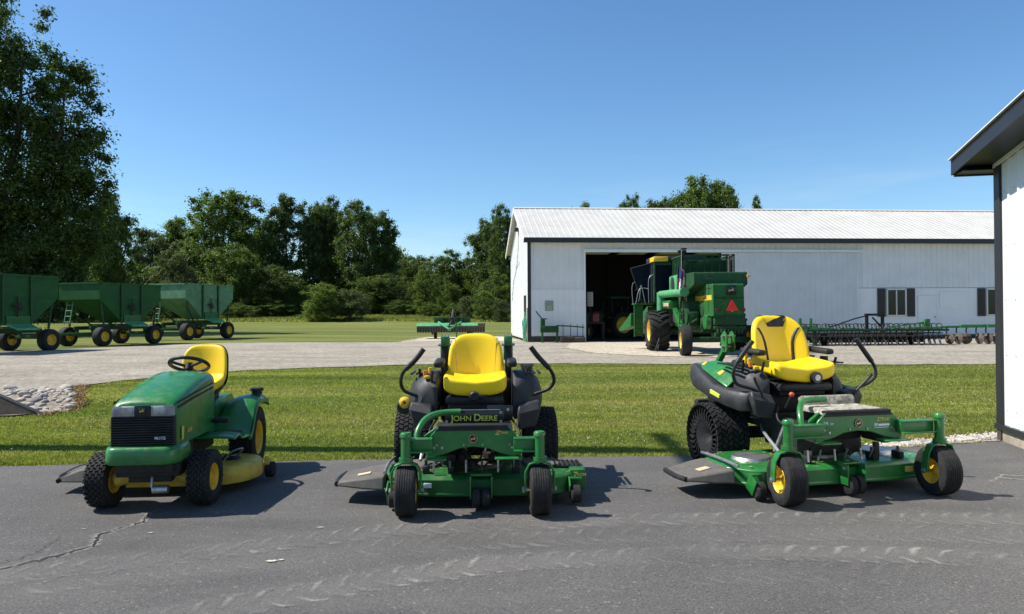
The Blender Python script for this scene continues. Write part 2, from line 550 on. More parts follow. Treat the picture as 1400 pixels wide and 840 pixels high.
def sheet(name, poly, mat, zoff, step=1.0, estep=.35, jit=.05, label='', cat='ground', fine=None):
    P = dense(poly, estep, jit)
    xs = [p[0] for p in P]; ys = [p[1] for p in P]
    pts = list(P)
    for s, (x0, x1, y0, y1) in [(step, (min(xs), max(xs), min(ys), max(ys)))] + ([(.2, fine)] if fine else []):
        gx, gy = np.meshgrid(np.arange(x0, x1, s), np.arange(y0, y1, s))
        gx = gx + (rng.random(gx.shape) - .5) * s * .3; gy = gy + (rng.random(gy.shape) - .5) * s * .3
        k = inside(P, gx, gy)
        pts += list(zip(gx[k].tolist(), gy[k].tolist()))
    n = len(P)
    r = delaunay_2d_cdt([Vector(p) for p in pts], [(i, (i + 1) % n) for i in range(n)], [], 1, 1e-4)
    v = np.array([(p.x, p.y) for p in r[0]])
    v3 = np.column_stack([v, tz(v[:, 0], v[:, 1]) + zoff])
    me = np_mesh(name, v3, np.array([t for t in r[2] if len(t) == 3]), mat)
    bm = bmesh.new(); bm.from_mesh(me)
    bmesh.ops.recalc_face_normals(bm, faces=bm.faces[:])
    if sum(f.normal.z for f in bm.faces) < 0: bmesh.ops.reverse_faces(bm, faces=bm.faces[:])
    bm.to_mesh(me); bm.free()
    o = link(name, me)
    return tag(o, label, cat, kind='structure')

def ground_mat(name):
    m, nt, b = nodes_of(name)
    return m, nt, b, N(nt, 'ShaderNodeNewGeometry').outputs['Position']

def stretched(nt, pos, sx, sy):
    mp = N(nt, 'ShaderNodeMapping')
    mp.inputs['Scale'].default_value = (sx, sy, 1)
    nt.links.new(pos, mp.inputs['Vector'])
    return mp.outputs['Vector']

def lawn_colour(nt, pos, g0, g1, brown):
    """mown streaks run along X, drier patches where the noise is high"""
    st = noise(nt, stretched(nt, pos, .05, .9), 1.3, 3)
    c = ramp(nt, st, [(.3, g0), (.7, g1)])
    pt = noise(nt, stretched(nt, pos, .12, .6), 1.1, 4)
    k = ramp(nt, pt, [(.47, (0, 0, 0)), (.68, (.65,) * 3)])
    c = mixc(nt, k, c, brown)
    far = noise(nt, stretched(nt, pos, .02, .16), 1.6, 4)
    fk = ramp(nt, far, [(.38, (.72, .78, .70)), (.62, (1.15, 1.1, 1.1))])  # broad dark bands painted in for mowing and tree shade on the field
    c = mixc(nt, 1., c, fk, 'MULTIPLY')
    fine = noise(nt, pos, 9., 6, .7)
    v = ramp(nt, fine, [(.3, (.62,) * 3), (.7, (1.28,) * 3)])
    return mixc(nt, 1., c, v, 'MULTIPLY')

G0, G1, GB = (.190, .225, .052), (.340, .355, .112), (.41, .345, .15)
m, nt, b, pos = ground_mat('lawn')
nt.links.new(mixc(nt, 1., lawn_colour(nt, pos, G0, G1, GB), (.55, .59, .52), 'MULTIPLY'), b.inputs['Base Color'])  # ground colour darkened to stand in for the self-shade of missing blades
b.inputs['Roughness'].default_value = .9
b.inputs['Specular IOR Level'].default_value = .1
bump(nt, b, noise(nt, pos, 14, 6, .8), .8, .06)
M['lawn'] = m

m, nt, b, pos = ground_mat('grass_blades')
g = N(nt, 'ShaderNodeNewGeometry')
c = lawn_colour(nt, pos, G0, G1, GB)
v = ramp(nt, g.outputs['Random Per Island'], [(0, (.65, .75, .6)), (.6, (1.1, 1.1, 1.)), (.9, (1.35, 1.3, 1.1)), (1, (1.7, 1.5, 1.2))])
c = mixc(nt, 1., c, v, 'MULTIPLY')
nt.links.new(c, b.inputs['Base Color'])
b.inputs['Roughness'].default_value = .6
b.inputs['Specular IOR Level'].default_value = .2
t = N(nt, 'ShaderNodeBsdfTranslucent')
nt.links.new(mixc(nt, 1., c, (1.2, 1.3, .6), 'MULTIPLY'), t.inputs['Color'])
ms = N(nt, 'ShaderNodeMixShader'); ms.inputs[0].default_value = .45
nt.links.new(b.outputs[0], ms.inputs[1]); nt.links.new(t.outputs[0], ms.inputs[2])
nt.links.new(ms.outputs[0], nt.nodes['Material Output'].inputs['Surface'])
M['blade'] = m

m, nt, b, pos = ground_mat('asphalt')
big = noise(nt, stretched(nt, pos, .5, 1.), .9, 6, .6)
c = ramp(nt, big, [(.3, (.074, .070, .066)), (.72, (.124, .117, .109))])
sp = noise(nt, pos, 75, 3, .7)
k = ramp(nt, sp, [(.30, (.40,) * 3), (.48, (.95,) * 3), (.60, (1.1,) * 3), (.74, (2.3, 2.25, 2.15))])
c = mixc(nt, 1., c, k, 'MULTIPLY')
dust = noise(nt, stretched(nt, pos, .35, 1.2), 2.1, 8, .72)
dk = ramp(nt, dust, [(.50, (0, 0, 0)), (.80, (.5,) * 3)])
c = mixc(nt, dk, c, (.15, .138, .122))
sp2 = noise(nt, pos, 34, 2, .5)
k9 = ramp(nt, sp2, [(.66, (1,) * 3), (.72, (1.9, 1.85, 1.75))])
c = mixc(nt, 1., c, k9, 'MULTIPLY')
oil = noise(nt, pos, .55, 5, .6)
ok_ = ramp(nt, oil, [(.62, (0, 0, 0)), (.74, (.55,) * 3)])
c = mixc(nt, ok_, c, (.030, .029, .029))
nt.links.new(c, b.inputs['Base Color'])
b.inputs['Roughness'].default_value = .82
b.inputs['Specular IOR Level'].default_value = .35
bump(nt, b, noise(nt, pos, 120, 4, .7), .9, .006)
M['asphalt'] = m

def gravel_mat(name, c0, c1, tint, track=.25):
    m, nt, b, pos = ground_mat(name)
    a = noise(nt, pos, .45, 5)
    c = ramp(nt, a, [(.3, c0), (.7, c1)])
    s = noise(nt, pos, 7.5, 7, .9)
    k = ramp(nt, s, [(.36, (.34,) * 3), (.5, (1.,) * 3), (.64, (1.55,) * 3)])
    c = mixc(nt, 1., c, k, 'MULTIPLY')
    t = noise(nt, stretched(nt, pos, .06, .75), 1.7, 4)
    tk = ramp(nt, t, [(.5, (0, 0, 0)), (.72, (track,) * 3)])
    c = mixc(nt, tk, c, tint)
    nt.links.new(c, b.inputs['Base Color'])
    b.inputs['Roughness'].default_value = .95
    b.inputs['Specular IOR Level'].default_value = .15
    bump(nt, b, s, .9, .03)
    return m
M['gravel'] = gravel_mat('gravel_road', (.27, .238, .188), (.38, .338, .27), (.19, .164, .126), .6)
M['apron'] = gravel_mat('sandy_apron', (.43, .37, .28), (.53, .46, .35), (.34, .29, .22))
M['bed'] = gravel_mat('rock_bed_gravel', (.25, .215, .17), (.36, .31, .25), (.2, .17, .14))
M['margin'] = gravel_mat('stone_margin', (.33, .30, .26), (.43, .39, .34), (.25, .22, .18))

xs = axis_coords(-24, 22, .4, 900)
ys = axis_coords(6, 56, .4, 900)
v, f = grid_mesh(xs, ys, 0)
ground = link('ground', np_mesh('ground', v, f, M['lawn']))
tag(ground, 'green mown lawn and far field reaching back to the trees', 'ground', kind='structure')

EDGE = [(-60, 7.0), (-14, 7.05), (-5.0, 7.17), (-2.6, 7.3), (-1., 7.42), (1.5, 7.45), (3.2, 7.62), (5.3, 8.15), (7.5, 8.9), (60, 12)]
def edge_y(x): return np.interp(x, [p[0] for p in EDGE], [p[1] for p in EDGE])
sheet('asphalt', [(60, -30), (-60, -30)][::-1] + [(60, -30)][:0] + EDGE[::-1], M['asphalt'], .020, 2.5, .16, .025, 'weathered grey asphalt apron the mowers stand on', 'asphalt') if False else None
AP = [(-60, -30), (60, -30)] + EDGE[::-1]
sheet('asphalt', AP, M['asphalt'], .016, 2.5, .18, .022, 'worn grey asphalt yard with dusty tyre tracks and a crack', 'asphalt')

GRAVEL = [(-70, 13.4), (-12, 13.6), (-9.6, 14.1), (-9.0, 15.6), (-8.7, 16.6), (-7.2, 19.1), (-5.0, 20.4), (-2.5, 21.2), (1, 21.3), (8, 20.2), (13, 19.9), (60, 18.5),
          (60, 42), (21, 39.6), (.86, 37.6), (-.3, 46.5), (-.8, 47.8), (-5.6, 47.0), (-6.0, 38.2), (-9.5, 37.0), (-13.6, 35.2), (-16.2, 31.6), (-18.6, 27.8), (-24, 26.5), (-70, 25)]
sheet('gravel_drive', GRAVEL, M['gravel'], .022, 1.6, .45, .13, 'pale gravel farm drive crossing behind the lawn', 'drive')
APRON = [(2.9, 36.2), (2.2, 30.5), (3.0, 26.2), (5., 24.2), (7.2, 23.2), (9.5, 24.5), (11.0, 28.), (11.4, 36.9)]
sheet('concrete_apron', APRON, M['apron'], .034, 1.6, .4, .10, 'tan sandy apron in front of the open shed door', 'apron')
APRON2 = [(-5.3, 46.5), (-5.5, 40.), (-2.5, 39.2), (.3, 38.6), (-.5, 46.2)]
sheet('concrete_apron', APRON2, M['apron'], .034, 1.6, .4, .10, 'tan sandy strip beside the shed under the field mower', 'apron')
BED = [(-30, 10.9), (-9, 10.75), (-7.3, 10.85), (-7.0, 11.4), (-7.35, 12.4), (-7.9, 13.4), (-8.8, 14.6), (-9.3, 15.2), (-10.4, 14.6), (-30, 14.4)]
sheet('rock_bed', BED, M['bed'], .030, .5, .18, .05, 'brown gravel bed of the ditch under the fieldstones', 'rock bed', fine=(-13, -6.8, 10.6, 15.3))
MARG = [(3.6, 7.70), (5.3, 8.17), (8, 9.1), (8, 9.55), (5.6, 8.62), (4.8, 8.3), (3.6, 7.86)]
sheet('stone_margin', MARG, M['margin'], .020, .4, .1, .03, 'strip of pale stones between lawn and asphalt by the right building', 'stone margin')

# tyre tracks: dusty chevrons pressed on the asphalt
m, nt, b, pos = ground_mat('dusty_tyre_print')
at = N(nt, 'ShaderNodeAttribute', attribute_name='fade')
f1 = noise(nt, pos, 38, 4, .6)
f2 = noise(nt, pos, 1.7, 4, .6)
k = ramp(nt, f1, [(.28, (.35,) * 3), (.46, (1, 1, 1))])
k2 = ramp(nt, f2, [(.32, (.3,) * 3), (.58, (1, 1, 1))])
k = mixc(nt, 1., k, k2, 'MULTIPLY')
k = mixc(nt, 1., k, at.outputs['Color'], 'MULTIPLY')
b.inputs['Base Color'].default_value = (.37, .35, .315, 1)
b.inputs['Roughness'].default_value = .95
nt.links.new(k, b.inputs['Alpha'])
M['print'] = m

def decal(name, quads, label, z=.021, mat=None):
    """quads: (list of (x, y), list of fade)"""
    v, f, c = [], [], []
    for pts, fades in quads:
        o = len(v)
        v += [(x, y, tzf(x, y) + z) for x, y in pts]
        f.append(tuple(range(o, o + len(pts))))
        c += fades
    me = bpy.data.meshes.new(name)
    me.from_pydata(v, [], f)
    a = me.color_attributes.new('fade', 'FLOAT_COLOR', 'POINT')
    a.data.foreach_set('color', [q for s in c for q in (s, s, s, 1)])
    me.materials.append(mat or M['print'])
    o = link(name, me)
    return tag(o, label, 'tyre print' if 'tyre' in name else 'ground mark', kind='structure')

def track(path, label, strength, width=.17, spacing=.145, seed=1, sub_=1.):
    r = random.Random(seed)
    P = [Vector((p[0], p[1])) for p in path]
    # resample
    L = [0]
    for a, c in zip(P, P[1:]): L.append(L[-1] + (c - a).length)
    def at(s):
        x = np.interp(s, L, [p.x for p in P]); y = np.interp(s, L, [p.y for p in P])
        return Vector((float(x), float(y)))
    q = []
    s = 0
    i = 0
    while s < L[-1] - .4:
        p = at(s); d = (at(s + .1) - at(s)).normalized(); nrm = Vector((-d.y, d.x))
        for sg in (-1, 1):
            off = spacing * .5 if sg > 0 else 0
            st = min(.9, strength * 1.1) * r.uniform(.65, .95) * (.6 + .4 * math.sin(s * 1.1 + seed) ** 2)
            a = p + d * off + nrm * sg * .015
            e = p + d * (off + width * .75) + nrm * sg * width * (1. if sg > 0 else .75)
            w = .027 * r.uniform(.75, 1.25)
            mid = (a + e) / 2 + nrm * sg * .035
            dd = (e - a).normalized(); nn = Vector((-dd.y, dd.x))
            k = r.uniform(-.012, .012)
            for (A, B, fa, fb) in ((a, mid, .45, 1.), (mid, e, 1., .5)):
                q.append(([tuple(A - nn * w * .9), tuple(B - nn * w), tuple(B), tuple(A)], [st * fa * .3, st * fb * .3, st * fb, st * fa]))
                q.append(([tuple(A), tuple(B), tuple(B + nn * w), tuple(A + nn * w * .9)], [st * fa, st * fb, 0, 0]))
        # faint dusty ribbon under the lugs
        s += spacing; i += 1
    n = 60
    for j in range(n):
        s0, s1 = L[-1] * j / n, L[-1] * (j + 1) / n
        p0, p1 = at(s0), at(s1)
        d = (at(min(s0 + .1, L[-1])) - at(max(0, s0 - .1))).normalized(); nrm = Vector((-d.y, d.x))
        for lo, hi, f0, f1 in ((-1.2, -.3, 0, .16), (-.3, .5, .16, .16), (.5, 1.3, .16, 0)):
            q.append(([tuple(p0 + nrm * lo * width), tuple(p1 + nrm * lo * width), tuple(p1 + nrm * hi * width), tuple(p0 + nrm * hi * width)],
                      [f0 * strength * .8, f0 * strength * .8, f1 * strength * .8, f1 * strength * .8]))
    return decal('tyre_tracks', q, label)

track([(-3.4, 3.85), (-1.96, 4.42), (-.8, 4.92), (.6, 5.12), (2.2, 5.14), (4.6, 5.02)], 'dusty chevron tyre print passing just in front of the mowers', .75, seed=2)
track([(-2.0, 3.3), (-1.43, 3.62), (-.6, 4.05), (0, 4.26), (1.3, 4.42), (2.4, 4.33), (3.6, 4.0)], 'bold dusty chevron tyre print curving across the front of the asphalt', 1., seed=3)
for k, (dx, dy, st) in enumerate(((0, -.32, .32), (.4, -.62, .2))):
    pass
track([(-2.6, 3.95), (-.9, 4.55), (.6, 4.78), (2.2, 4.80), (4., 4.62)], 'faint dusty tyre print between the two bolder ones', .32, width=.22, seed=5)
track([(-.5, 3.62), (.5, 4.0), (1.5, 4.1), (3.2, 3.85)], 'faint dusty tyre print nearest the viewer', .22, width=.22, seed=6)

# crack with its pale worn border, stains
mc, ntc, bc, posc = ground_mat('crack_tar')
bc.inputs['Base Color'].default_value = (.012, .011, .010, 1); bc.inputs['Roughness'].default_value = .95
def ribbon(pts, w0, jit, fade, seed=4, taper=True):
    r = random.Random(seed)
    P = []
    for a, c in zip(pts, pts[1:]):
        for j in range(14):
            t = j / 14
            P.append(Vector((a[0] + (c[0] - a[0]) * t, a[1] + (c[1] - a[1]) * t)))
    P.append(Vector(pts[-1]))
    P = [p + Vector((r.uniform(-jit, jit), r.uniform(-jit, jit))) for p in P]
    q = []
    W = [w0 * r.uniform(.4, 1.3) * (1 - .6 * i / len(P) if taper else 1) for i in range(len(P))]
    for i in range(len(P) - 1):
        d = (P[i + 1] - P[i]).normalized(); n = Vector((-d.y, d.x))
        if fade:
            q.append(([tuple(P[i] - n * W[i]), tuple(P[i + 1] - n * W[i + 1]), tuple(P[i + 1]), tuple(P[i])], [0, 0, fade, fade]))
            q.append(([tuple(P[i]), tuple(P[i + 1]), tuple(P[i + 1] + n * W[i + 1]), tuple(P[i] + n * W[i])], [fade, fade, 0, 0]))
        else:
            q.append(([tuple(P[i] - n * W[i]), tuple(P[i + 1] - n * W[i + 1]), tuple(P[i + 1] + n * W[i + 1]), tuple(P[i] + n * W[i])], [1] * 4))
    return q
CR = [(-3.2, 3.85), (-2.86, 4.26), (-2.62, 4.62), (-2.72, 4.86), (-2.58, 5.15), (-2.66, 5.45), (-2.6, 5.9)]
decal('crack_dust', ribbon(CR, .07, .012, .8, 9), 'pale worn border along the crack in the asphalt', .0195)
decal('crack', ribbon(CR, .010, .012, 0, 9), 'dark jagged crack in the asphalt before the lawn tractor', .0235, mc)
decal('crack', ribbon([(-3.05, 4.08), (-2.9, 4.5), (-2.95, 4.85)], .004, .02, 0, 12), 'hairline side crack branching left in the asphalt', .0235, mc)
msp, _, bsp, _ = ground_mat('dried_white_splash')
bsp.inputs['Base Color'].default_value = (.5, .46, .36, 1); bsp.inputs['Roughness'].default_value = .9
def blot(cx, cy, rx, ry, seed):
    r = random.Random(seed); n = 16
    return ([(cx + rx * math.cos(2 * PI * k / n) * r.uniform(.5, 1.1), cy + ry * math.sin(2 * PI * k / n) * r.uniform(.5, 1.1)) for k in range(n)], [1.] * n)
decal('splash_stain', [blot(-1.41, 4.32, .042, .022, 1), blot(-1.36, 4.34, .02, .012, 2)], 'small cream splash on the asphalt in front of the lawn tractor', .023, msp)
decal('dust_stain', [blot(-1.3, 5.0, .035, .018, 6), blot(-2.9, 5.0, .02, .012, 7), blot(-2.4, 4.9, .02, .012, 11)], 'pale dusty scuffs on the asphalt', .022, M['print'])
q = []
for pts in ([(4.0, 6.2), (4.25, 6.45), (4.6, 6.4), (5.0, 6.1), (5.5, 6.0)], [(4.05, 5.7), (4.6, 5.9), (5.2, 5.6)], [(4.2, 6.35), (4.6, 6.15), (4.9, 5.75)]):
    q += ribbon(pts, .022, .02, .9, 3, False)
decal('chalk_scuff', q, 'pale curved scuff lines on the asphalt near the right building', .022)

# ------------------------------------------------------------------ grass blades, clover, stones
def make_blades():
    n_try = 520000
    y = 7.0 + 14.5 * rng.random(n_try) ** 1.55
    x = (rng.random(n_try) * 2 - 1) * (.74 * y + .6)
    keep = (y > edge_y(x) + rng.normal(0, .025, n_try) - .02) & ~inside(GRAVEL, x, y) & ~inside(BED, x, y) & ~inside(MARG, x, y)
    # behind the ditch lip the gravel slope stays bare
    x, y = x[keep], y[keep]
    n = len(x)
    z = tz(x, y)
    edge = np.clip((edge_y(x) + .35 - y) / .35, 0, 1)
    tall = .014 + .015 * rng.random(n) + .034 * edge * rng.random(n)
    tall *= .8 + 1.1 * np.clip(np.sin(x * 1.7 + np.sin(y * 2.1) * 2) * np.cos(y * 1.3), 0, 1) * .6
    dist = np.sqrt(x * x + y * y)
    wid = .0035 + .0006 * dist
    a = rng.random(n) * 2 * PI
    lx, ly = np.cos(a), np.sin(a)
    ln = tall * (.3 + .8 * rng.random(n))
    b_ = rng.random(n) * 2 * PI
    v = np.empty((n, 3, 3))
    v[:, 0] = np.stack([x - lx * wid, y - ly * wid, z - .005], -1)
    v[:, 1] = np.stack([x + lx * wid, y + ly * wid, z - .005], -1)
    v[:, 2] = np.stack([x + np.cos(b_) * ln, y + np.sin(b_) * ln, z + tall], -1)
    f = np.arange(n * 3).reshape(n, 3)
    o = link('lawn_grass', np_mesh('lawn_grass', v.reshape(-1, 3), f, M['blade'], False))
    tag(o, 'short mown grass blades covering the lawn behind the mowers', 'grass', kind='stuff')
make_blades()

def scatter_octa(name, x, y, zc, r, mat, label, cat, flat=.7):
    n = len(x)
    base = np.array([(1, 0, 0), (0, 1, 0), (-1, 0, 0), (0, -1, 0), (0, 0, 1), (0, 0, -1)], float)
    fb = np.array([(0, 1, 4), (1, 2, 4), (2, 3, 4), (3, 0, 4), (1, 0, 5), (2, 1, 5), (3, 2, 5), (0, 3, 5)])
    a = rng.random(n) * 2 * PI
    ca, sa = np.cos(a), np.sin(a)
    v = np.empty((n, 6, 3))
    s = np.stack([r * (.7 + .6 * rng.random(n)), r * (.7 + .6 * rng.random(n)), r * flat], -1)
    p = base[None] * s[:, None]
    v[..., 0] = p[..., 0] * ca[:, None] - p[..., 1] * sa[:, None] + x[:, None]
    v[..., 1] = p[..., 0] * sa[:, None] + p[..., 1] * ca[:, None] + y[:, None]
    v[..., 2] = p[..., 2] + zc[:, None]
    f = (fb[None] + (np.arange(n) * 6)[:, None, None]).reshape(-1, 3)
    o = link(name, np_mesh(name, v.reshape(-1, 3), f, mat, False))
    return tag(o, label, cat, kind='stuff')
n = 2600
y = 7.5 + 9 * rng.random(n) ** 1.4
x = (rng.random(n) * 2 - 1) * .72 * y
cl = np.sin(x * 1.9 + 1.3 * np.sin(y * 1.1)) + np.cos(y * 2.2 + x * .6) + rng.normal(0, .7, n)
k = (cl > .55) & (y > edge_y(x) + .25) & ~inside(GRAVEL, x, y) & ~inside(BED, x, y)
x, y = x[k], y[k]
M['clover'] = mk('clover_white', (.62, .62, .50), .8, var=.1)
scatter_octa('clover_flowers', x, y, tz(x, y) + .045, .005 + .005 * rng.random(len(x)), M['clover'], 'tiny white clover heads dotted through the lawn', 'clover')
M['pebble'] = mk('pale_pebbles', (.40, .36, .31), .9, var=.5, scale=9)
t_ = rng.random(1500)
x = 3.8 + 3.0 * t_
y = np.interp(x, [3.6, 5.3, 8], [7.78, 8.42, 9.3]) + rng.normal(0, .07, 1500) * np.interp(x, [3.6, 5.3], [.5, 1.2])
k = y > edge_y(x) - .03
scatter_octa('pebbles', x[k], y[k], tz(x[k], y[k]) + .024, .012 + .016 * rng.random(int(k.sum())), M['pebble'], 'loose pale pebbles along the asphalt edge by the right building', 'pebbles')
n = 2600
x = rng.uniform(-5.5, 5.5, n); y = edge_y(x) - np.abs(rng.normal(0, .9, n)) - .02
M['grit'] = mk('grit', (.30, .26, .19), .9, var=.6, scale=30)
scatter_octa('grit', x, y, np.full(n, .021), .0025 + .004 * rng.random(n), M['grit'], 'loose grit and dry clippings scattered on the asphalt', 'grit', .0025)
# dry grass fringe at the ditch edge
n = 2200
t_ = rng.random(n)
ex = np.interp(t_, [0, .3, .6, 1], [-7.0, -7.4, -8.1, -9.0]); ey = np.interp(t_, [0, .3, .6, 1], [11.0, 12.5, 13.6, 15.4])
x = ex + rng.normal(0, .07, n) + .06; y = ey + rng.normal(0, .07, n)
h = .03 + .05 * rng.random(n)
a = rng.random(n) * 2 * PI
v = np.empty((n, 3, 3)); z = tz(x, y)
v[:, 0] = np.stack([x - np.cos(a) * .012, y - np.sin(a) * .012, z], -1)
v[:, 1] = np.stack([x + np.cos(a) * .012, y + np.sin(a) * .012, z], -1)
v[:, 2] = np.stack([x + rng.normal(0, .05, n), y + rng.normal(0, .05, n), z + h], -1)
M['drygrass'] = mk('dry_grass', (.34, .22, .09), .9, var=.45, scale=3)
o = link('dry_grass', np_mesh('dry_grass', v.reshape(-1, 3), np.arange(n * 3).reshape(n, 3), M['drygrass'], False))
tag(o, 'brown dry grass fringe around the fieldstones', 'dry grass', kind='stuff')

# fieldstones: each its own object
stones = []
for k in range(7):
    bm = bmesh.new()
    bmesh.ops.create_icosphere(bm, subdivisions=3, radius=1)
    r = random.Random(40 + k)
    offs = [Vector((r.uniform(-9, 9), r.uniform(-9, 9), r.uniform(-9, 9))) for _ in range(2)]
    from mathutils import noise as mn
    sx = (r.uniform(.85, 1.2), r.uniform(.7, .95), r.uniform(.5, .72))
    for w in bm.verts:
        d = 1 + .32 * mn.noise(w.co * .9 + offs[0]) + .12 * mn.noise(w.co * 2.3 + offs[1])
        w.co = Vector((w.co.x * d * sx[0], w.co.y * d * sx[1], w.co.z * d * sx[2]))
    me = bpy.data.meshes.new('fieldstone'); bm.to_mesh(me); bm.free()
    me.polygons.foreach_set('use_smooth', [True] * len(me.polygons))
    me.materials.append(M['stonedark'] if k >= 5 else M['stone'])
    stones.append(me)
r = random.Random(11)
placed = []
tries = 0
while len(placed) < 150 and tries < 6000:
    tries += 1
    yy = r.uniform(10.95, 14.5)
    xr = np.interp(yy, [10.9, 11.5, 12.5, 13.5, 14.5], [-7.35, -7.25, -7.6, -8.15, -8.9])
    xx = xr + .20 - r.uniform(.0, 1.30) * (1 if yy > 12.2 else .75)
    rad_ = r.choice((.03, .04, .05, .05, .06, .075, .09, .115)) * r.uniform(.85, 1.2)
    if yy < 11.0 + (-7.15 - xx) * .33 + .22 or xx < -10.2 or any((xx - a) ** 2 + (yy - b_) ** 2 < ((rad_ + c_) * .80) ** 2 for a, b_, c_ in placed): continue
    placed.append((xx, yy, rad_))
    kk = r.choice((5, 6)) if r.random() < .14 else r.randrange(5)
    o = link('fieldstone', stones[kk])
    o.location = (xx, yy, tzf(xx, yy) + rad_ * .12 + .03)
    o.scale = (rad_,) * 3
    o.rotation_euler = (r.uniform(-.3, .3), r.uniform(-.3, .3), r.uniform(0, 6.3))
    big_ = rad_ > .085
    lab = ('dark grey rounded fieldstone among paler ones in the ditch bed' if kk >= 5 else ('large pale rounded fieldstone in the stone-lined ditch' if big_ else 'small pale rounded fieldstone in the stone-lined ditch'))
    tag(o, lab, 'stone', 'dark stones in the ditch' if kk >= 5 else ('large pale stones in the ditch' if big_ else 'small pale stones in the ditch'))

# culvert end: dark sloping wing wall with a lighter lip in front
cv = thing('culvert_headwall', 'dark sloping culvert wing wall sunk beside the fieldstones', 'culvert', (-7.02, 11.0, -.06), 0)
b = MB()
b.loft([[(0.12, 0, -.5), (0.12, .05, -.5), (.12, .05, .02), (.12, 0, .02)], [(-1.0, .3, -.6), (-1.0, .36, -.6), (-1.0, .36, .345), (-1.0, .3, .345)]])
b.build('wing_panel', M['darkwood'], cv, .006)
b = MB().loft([[(-1.012, .303, -.6), (-1.012, .362, -.6), (-1.012, .362, .35), (-1.012, .303, .35)], [(-2.6, .75, -.6), (-2.6, .81, -.6), (-2.6, .81, .90), (-2.6, .75, .90)]])
b.build('wing_panel', M['darkwood'], cv, .006)
MB().loft([[(0.13, -.012, .0), (.13, .06, .0), (.13, .06, .03), (.13, -.012, .03)], [(-2.6, .738, .895), (-2.6, .82, .895), (-2.6, .82, .93), (-2.6, .738, .93)]]).build('top_rail', M['greyplastic'], cv, .004)
MB().box((-1.02, .30, .05), (.03, .05, .55)).build('seam_post', M['blackmetal'], cv)
lp = MB().tube([(-.95, -.25, -.10), (-1.6, -.22, .12), (-2.4, -.18, .36)], .035, 8).build('lip', M['stone'], cv)
# ------------------------------------------------------------------ ribbed sheet metal
def ribbed(b, u0, u1, lo, hi, P, pitch=.30, h=.034, w=.085, step=None):
    """sheet from u0 to u1; lo/hi give the other coordinate at u; P(u, v, d) -> xyz, d out of the wall"""
    us = []
    u = u0
    while u < u1 - 1e-6:
        e = min(u1, u + pitch)
        for t, d in ((0, 0), (pitch - w, 0), (pitch - w * .75, h), (pitch - w * .25, h)):
            if u + t < e: us.append((u + t, d))
        u += pitch
    us.append((u1, 0))
    if callable(lo) is False:
        l_ = lo; lo = lambda _u: l_
    if callable(hi) is False:
        h_ = hi; hi = lambda _u: h_
    v, f = [], []
    for u, d in us:
        v += [P(u, lo(u), d), P(u, hi(u), d)]
    for i in range(len(us) - 1):
        f.append((2 * i, 2 * i + 2, 2 * i + 3, 2 * i + 1))
    b.add(v, f)

def open_build(b, name, mat, parent, thick=.012):
    me = b.mesh(name, mat, 20)
    o = link(name, me, parent)
    return o

# ------------------------------------------------------------------ the long white machine shed
SH = thing('machine_shed', 'long white ribbed-metal machine shed with open sliding door and black trim', 'shed', (.89, 37.5, .02), rad(5.2))
L_, D_, EV, RG = 34., 10.2, 5.30, 7.45
FR = lambda u, v, d: (u, -d, v)
OP0, OP1, OPT = 2.86, 10.05, 4.58
b = MB()
ribbed(b, 0, OP0, .28, EV, FR)
ribbed(b, OP0, 17.5, OPT, EV, FR)
ribbed(b, 17.5, L_, 2.72, EV, FR)
open_build(b, 'front_wall', M['white'], SH)
ribs_ = b = MB()
ribbed(b, 17.45, L_, .22, 2.70, lambda u, v, d: (u, -d - .004, v),   .9, .010, .05)
open_build(b, 'lower_wall_panel', M['whitelow'], SH)
b = MB()
ribbed(b, .06, OP0 - .02, .30, 2.68, lambda u, v, d: (u, -.030 - d, v), .9, .008, .05)
open_build(b, 'lower_wall_panel', M['whitelow'], SH)
b = MB()
gh = lambda u: EV + (RG - EV) * (1 - abs(u - D_ / 2) / (D_ / 2))
ribbed(b, 0, D_ / 2, .1, gh, lambda u, v, d: (-d, u, v))
ribbed(b, D_ / 2, D_, .1, gh, lambda u, v, d: (-d, u, v))
open_build(b, 'gable_wall', M['whitelow'], SH)
b = MB().add([(L_, 0, 0), (L_, D_, 0), (L_, D_, EV), (L_, D_ / 2, RG - .1), (L_, 0, EV)], [(0, 1, 2, 3, 4)])
b.build('gable_wall', M['white'], SH, sharp=0)
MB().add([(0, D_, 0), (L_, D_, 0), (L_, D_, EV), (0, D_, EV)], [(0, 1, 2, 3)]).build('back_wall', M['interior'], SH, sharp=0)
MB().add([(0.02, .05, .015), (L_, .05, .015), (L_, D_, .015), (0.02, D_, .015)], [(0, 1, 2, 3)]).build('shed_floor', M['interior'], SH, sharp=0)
b = MB()
for k in range(9):
    b.box((1.5 + k * 2.4, D_ - .1, 2.6), (.14, .14, 5.2))
    b.box((1.5 + k * 2.4, D_ / 2, 5.2), (.06, D_ - .3, .2))
b.build('roof_truss', M['interior'], SH)
